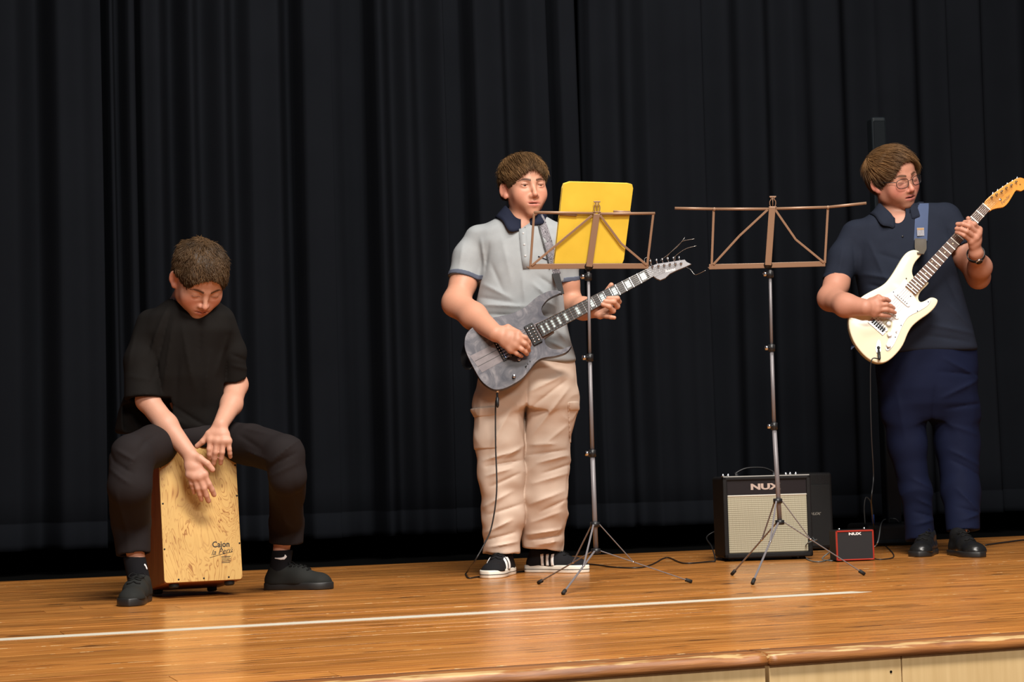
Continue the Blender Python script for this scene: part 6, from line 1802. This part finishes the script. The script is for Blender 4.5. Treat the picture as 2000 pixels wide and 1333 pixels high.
b.cone(C.p(1882, 1015, DC2 * .85), AC2, .032, .030, .01)
def col_C(V): return HC.colour(V, SKIN_M, (0.42, 0.12, 0.11), (0.06, 0.028, 0.013), 1.0, .35, .0190, None, (0.58, 0.17, 0.14))
sdf_obj(b, 'body', M_SKIN, C.root, 0.0031, col_C)
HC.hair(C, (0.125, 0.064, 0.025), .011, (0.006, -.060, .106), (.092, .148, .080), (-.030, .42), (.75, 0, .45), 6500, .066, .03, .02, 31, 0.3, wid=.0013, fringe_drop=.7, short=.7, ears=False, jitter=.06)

M_NAVYPOLO = cloth_mat('navy_pique', (0.0150, 0.0185, 0.0300), 0.85, 420, 0.0, 0.35, 0.12, 18)
S = SDF()
C.torso(S, [(690, 1700, 1908, .0, .150), (640, 1692, 1896, .0, .158), (598, 1684, 1884, .0, .160), (560, 1678, 1874, .0, .155), (510, 1670, 1868, .0, .140), (470, 1662, 1868, -.005, .125), (442, 1664, 1872, -.01, .110), (424, 1688, 1870, -.01, .095), (408, 1715, 1862, -.01, .078), (398, 1740, 1850, -.01, .055)], 2.5)
C.limb(S, [(1670, 458, -.005, 27), (1648, 505, .01, 29.5), (1628, 566, .045, 26.5)], .03)
C.limb(S, [(1848, 427, -.005, 27), (1866, 460, .01, 28), (1886, 500, .03, 26)], .03)
cL, cR = C.p(1633, 553, .038), C.p(1877, 484, .024)
aL = nrm(C.p(1628, 566, .045) - C.p(1648, 505, .01)); aR = nrm(C.p(1886, 500, .03) - C.p(1866, 460, .01))
cut_sleeve(S, cL, aL, .048, .080); cut_sleeve(S, cR, aR, .047, .075)
S.cone(HC.w(0, -.03, -.040), C.p(1752, 428, .01), .060, .068, .004, '-')
S.cone(C.p(1752, 418, .06), C.p(1757, 436, .16), .040, .012, .008, '-')
nzC = make_noise(22, 8, 15)
S.disp.append(lambda p: nzC(p) * .0022)
C.folds(S, [(1690, 480, 1720, 560, 8, .007), (1700, 500, 1760, 520, 8, -.006), (1680, 540, 1740, 555, 7, .008), (1690, 560, 1735, 575, 6, -.007), (1660, 470, 1665, 540, 6, -.005), (1840, 450, 1862, 480, 6, -.006), (1835, 470, 1865, 500, 6, .007), (1840, 600, 1880, 640, 8, .006), (1800, 640, 1890, 655, 7, .005), (1790, 660, 1880, 672, 6, -.004), (1830, 540, 1860, 600, 9, -.005), (1640, 490, 1630, 540, 7, .005)])
NPOLO = S
npolo = sdf_obj(S, 'polo_shirt', M_NAVYPOLO, C.root, 0.0054)
cuff(NPOLO, cL, aL, .020, .084, M_NAVYPOLO, npolo, infl=.002); cuff(NPOLO, cR, aR, .020, .078, M_NAVYPOLO, npolo, infl=.002)
polo_collar(C, NPOLO, C.p(1752, 418, .020), .074, .076, M_NAVYPOLO, npolo, 26, .028, .038, .020, .12, .05)
q = NPOLO.hit(1763, 462, off=.003)
if q is not None: place(lathe_mesh(Frame(q, VR, VU, VN), [(.0045, -.002), (.0045, .001), (.003, .0018)], 12), 'button', M_BLKPLASTIC, npolo)

M_NTROU = cloth_mat('dark_blue_cotton', (0.0060, 0.0085, 0.0250), 0.75, 700, 0.0, 0.3, 0.12, 9)
S = SDF()
C.torso(S, [(822, 1726, 1910, .0, .10), (790, 1722, 1910, .0, .135), (760, 1716, 1909, .0, .145), (720, 1712, 1908, .0, .145), (680, 1710, 1904, .0, .140)], 2.3, .03)
C.limb(S, [(1765, 800, .0, 43), (1773, 870, .0, 36), (1789, 960, DC1 * .3, 27.5), (1800, 1074, DC1 * .85, 28)], .03)
C.limb(S, [(1864, 800, .0, 46), (1870, 870, .0, 41), (1877, 960, DC2 * .3, 35), (1882, 1056, DC2 * .85, 32)], .03)
cut_sleeve(S, C.p(1800, 1055, DC1 * .85), nrm(VN * .15 - VU), .030, .10)
cut_sleeve(S, C.p(1882, 1037, DC2 * .85), nrm(VN * .15 - VU), .030, .10)
rn1 = ridged(26, 61, VR * .9 - VU * .4, 3.0)
S.disp.append(lambda p: (-rn1(p) * .0045).astype(np.float32))
nzN = make_noise(30, 9, 17)
S.disp.append(lambda p: nzN(p) * .0018)
C.folds(S, [(1830, 705, 1900, 740, 7, .007), (1820, 730, 1905, 735, 6, -.005), (1825, 780, 1900, 745, 7, .007), (1835, 800, 1905, 790, 6, -.006), (1840, 830, 1900, 850, 7, .006), (1845, 880, 1905, 910, 6, .007), (1850, 900, 1905, 930, 5, -.006), (1855, 955, 1900, 1000, 6, .008), (1855, 990, 1908, 1005, 5, -.007), (1858, 1015, 1905, 1000, 5, .008),
            (1775, 935, 1815, 955, 6, .006), (1785, 975, 1818, 990, 6, .007), (1780, 1000, 1818, 1010, 5, -.006), (1780, 1025, 1820, 1015, 5, .007), (1812, 760, 1812, 850, 7, -.008), (1740, 760, 1760, 860, 9, .004)])
sdf_obj(S, 'trousers', M_NTROU, C.root, 0.0055)

# glasses
M_FRAME = mat('dark_spectacle_frame', (0.016, 0.015, 0.018), 0.3, 0.4)
m_glass, nt, b_ = new_mat('spectacle_glass'); b_.inputs['Alpha'].default_value = 0.06; b_.inputs['Roughness'].default_value = 0.05; b_.inputs['Base Color'].default_value = (.10, .10, .11, 1)
def lens_pts(sx):
    c = (sx * .0335 * HC.width, -.006, .1005)
    out = []
    for t in np.linspace(0, 2 * math.pi, 28, endpoint=False):
        x, y_ = .0245 * math.copysign(abs(math.cos(t)) ** .62, math.cos(t)), .0175 * math.copysign(abs(math.sin(t)) ** .62, math.sin(t))
        if y_ < 0: x *= 1 - .12 * (-y_ / .0175)
        out.append(HC.w(c[0] + x, c[1] + y_, c[2] - .012 * ((c[0] + x) / .06) ** 2))
    return out
gl = None
for sx in (-1, 1):
    pts = lens_pts(sx)
    o = place(tube_mesh(pts + [pts[0], pts[1]], .0014 * HC.s, 7, False), 'glasses_rim', M_FRAME, C.root)
    me = mesh_py(pts, [tuple(range(len(pts)))])
    bm = bmesh.new(); bm.from_mesh(me); bmesh.ops.solidify(bm, geom=list(bm.faces), thickness=.0012)
    place(bm_mesh(bm), 'lens', m_glass, o, None, False)
    place(tube_mesh([HC.w(sx * .060, .004, .088), HC.w(sx * .074 * HC.width, .005, .060), HC.w(sx * .079 * HC.width, .003, .010), HC.w(sx * .080 * HC.width, -.004, -.012)], .0018, 7), 'temple', M_FRAME, o)
place(tube_mesh(spline([HC.w(-.0105, .001, .1035), HC.w(0, .004, .1055), HC.w(.0105, .001, .1035)], 4), .0014, 7), 'glasses_bridge', M_FRAME, C.root)

# wrist watch
wc = C.p(1906, 497, .235); wd_ = nrm(C.p(1905, 494, .255) - C.p(1913, 522, .15))
ring = []
f1 = nrm(np.cross(wd_, VN)); f2 = np.cross(f1, wd_)
for t in np.linspace(0, 2 * math.pi, 33): ring.append(wc + (f1 * math.cos(t) + f2 * math.sin(t)) * .0375)
wt = place(ribbon_mesh(ring, [wd_] * 33, .018, .003), 'watch_strap', M_STRAPBLK, C.root, None, False)
best = min(ring, key=lambda q_: np.linalg.norm(q_ - (P(1915, 498, 7.7))))
nq = nrm(best - wc)
place(lathe_mesh(Frame(best, wd_, np.cross(nq, wd_), nq), [(.016, -.002), (.017, .004), (.014, .007), (.013, .0072)], 20), 'watch_case', M_CHROME, wt)
place(lathe_mesh(Frame(best + nq * .0073, wd_, np.cross(nq, wd_), nq), [(.013, -.001), (.013, .0006)], 20), 'watch_face', M_BLKPLASTIC, wt)

# blue strap with leather end
ms = thing('guitar_strap', C.p(1797, 440, .15), 'plain blue guitar strap with brown leather end on the man\'s chest', 'strap')
M_BSTRAP = cloth_mat('slate_blue_webbing', (0.060, 0.082, 0.150), 0.7, 500)
M_BLEATH = mat('grey_brown_leather', (0.10, 0.085, 0.065), 0.35, bump=.2, bscale=200)
xh, yh = GM.px(*z6(872, 80)); horn = GM.w(xh, yh, -.010)
strap(C, NPOLO, ((1801, 398), (1801, 406), (1800, 425), (1799, 450), (1798, 470)), 25, M_BSTRAP, ms, 'webbing', .006)
lt = NPOLO.hit(1798, 467, off=.012)
lp_ = spline([lt, lt * .45 + (horn + VN * .022) * .55, horn + VN * .020 - VU * .004], 5)
place(ribbon_mesh(lp_, [VR] * len(lp_), np.interp(np.arange(len(lp_)), [0, len(lp_) * .6, len(lp_) - 1], [.050, .050, .028]), .003), 'leather_end', M_BLEATH, ms, None, False)
q = NPOLO.hit(1798, 453, off=.016)
pf = Frame(q, VR, VU, VN)
pt = place(box_mesh(pf, -.0155, .0155, -.018, .018, -.001, .001), 'patch', mat('grey_patch', (0.25, 0.25, 0.28), 0.6, var=.5, vscale=200), ms, None, False)
place(box_mesh(pf, -.0145, .0145, .008, .016, 0, .0014), 'patch_band', mat('ochre_patch', (0.35, 0.20, 0.08), 0.6), pt, None, False)
tail = GM.w(*GM.px(*z6(170, 1085)), -.022)
place(ribbon_mesh(spline([tail, C.p(1673, 655, .14), C.p(1680, 620, .02), C.p(1690, 590, -.08)], 5), [VU + VR] * 16, .040, .003), 'webbing', M_BSTRAP, ms, None, False)
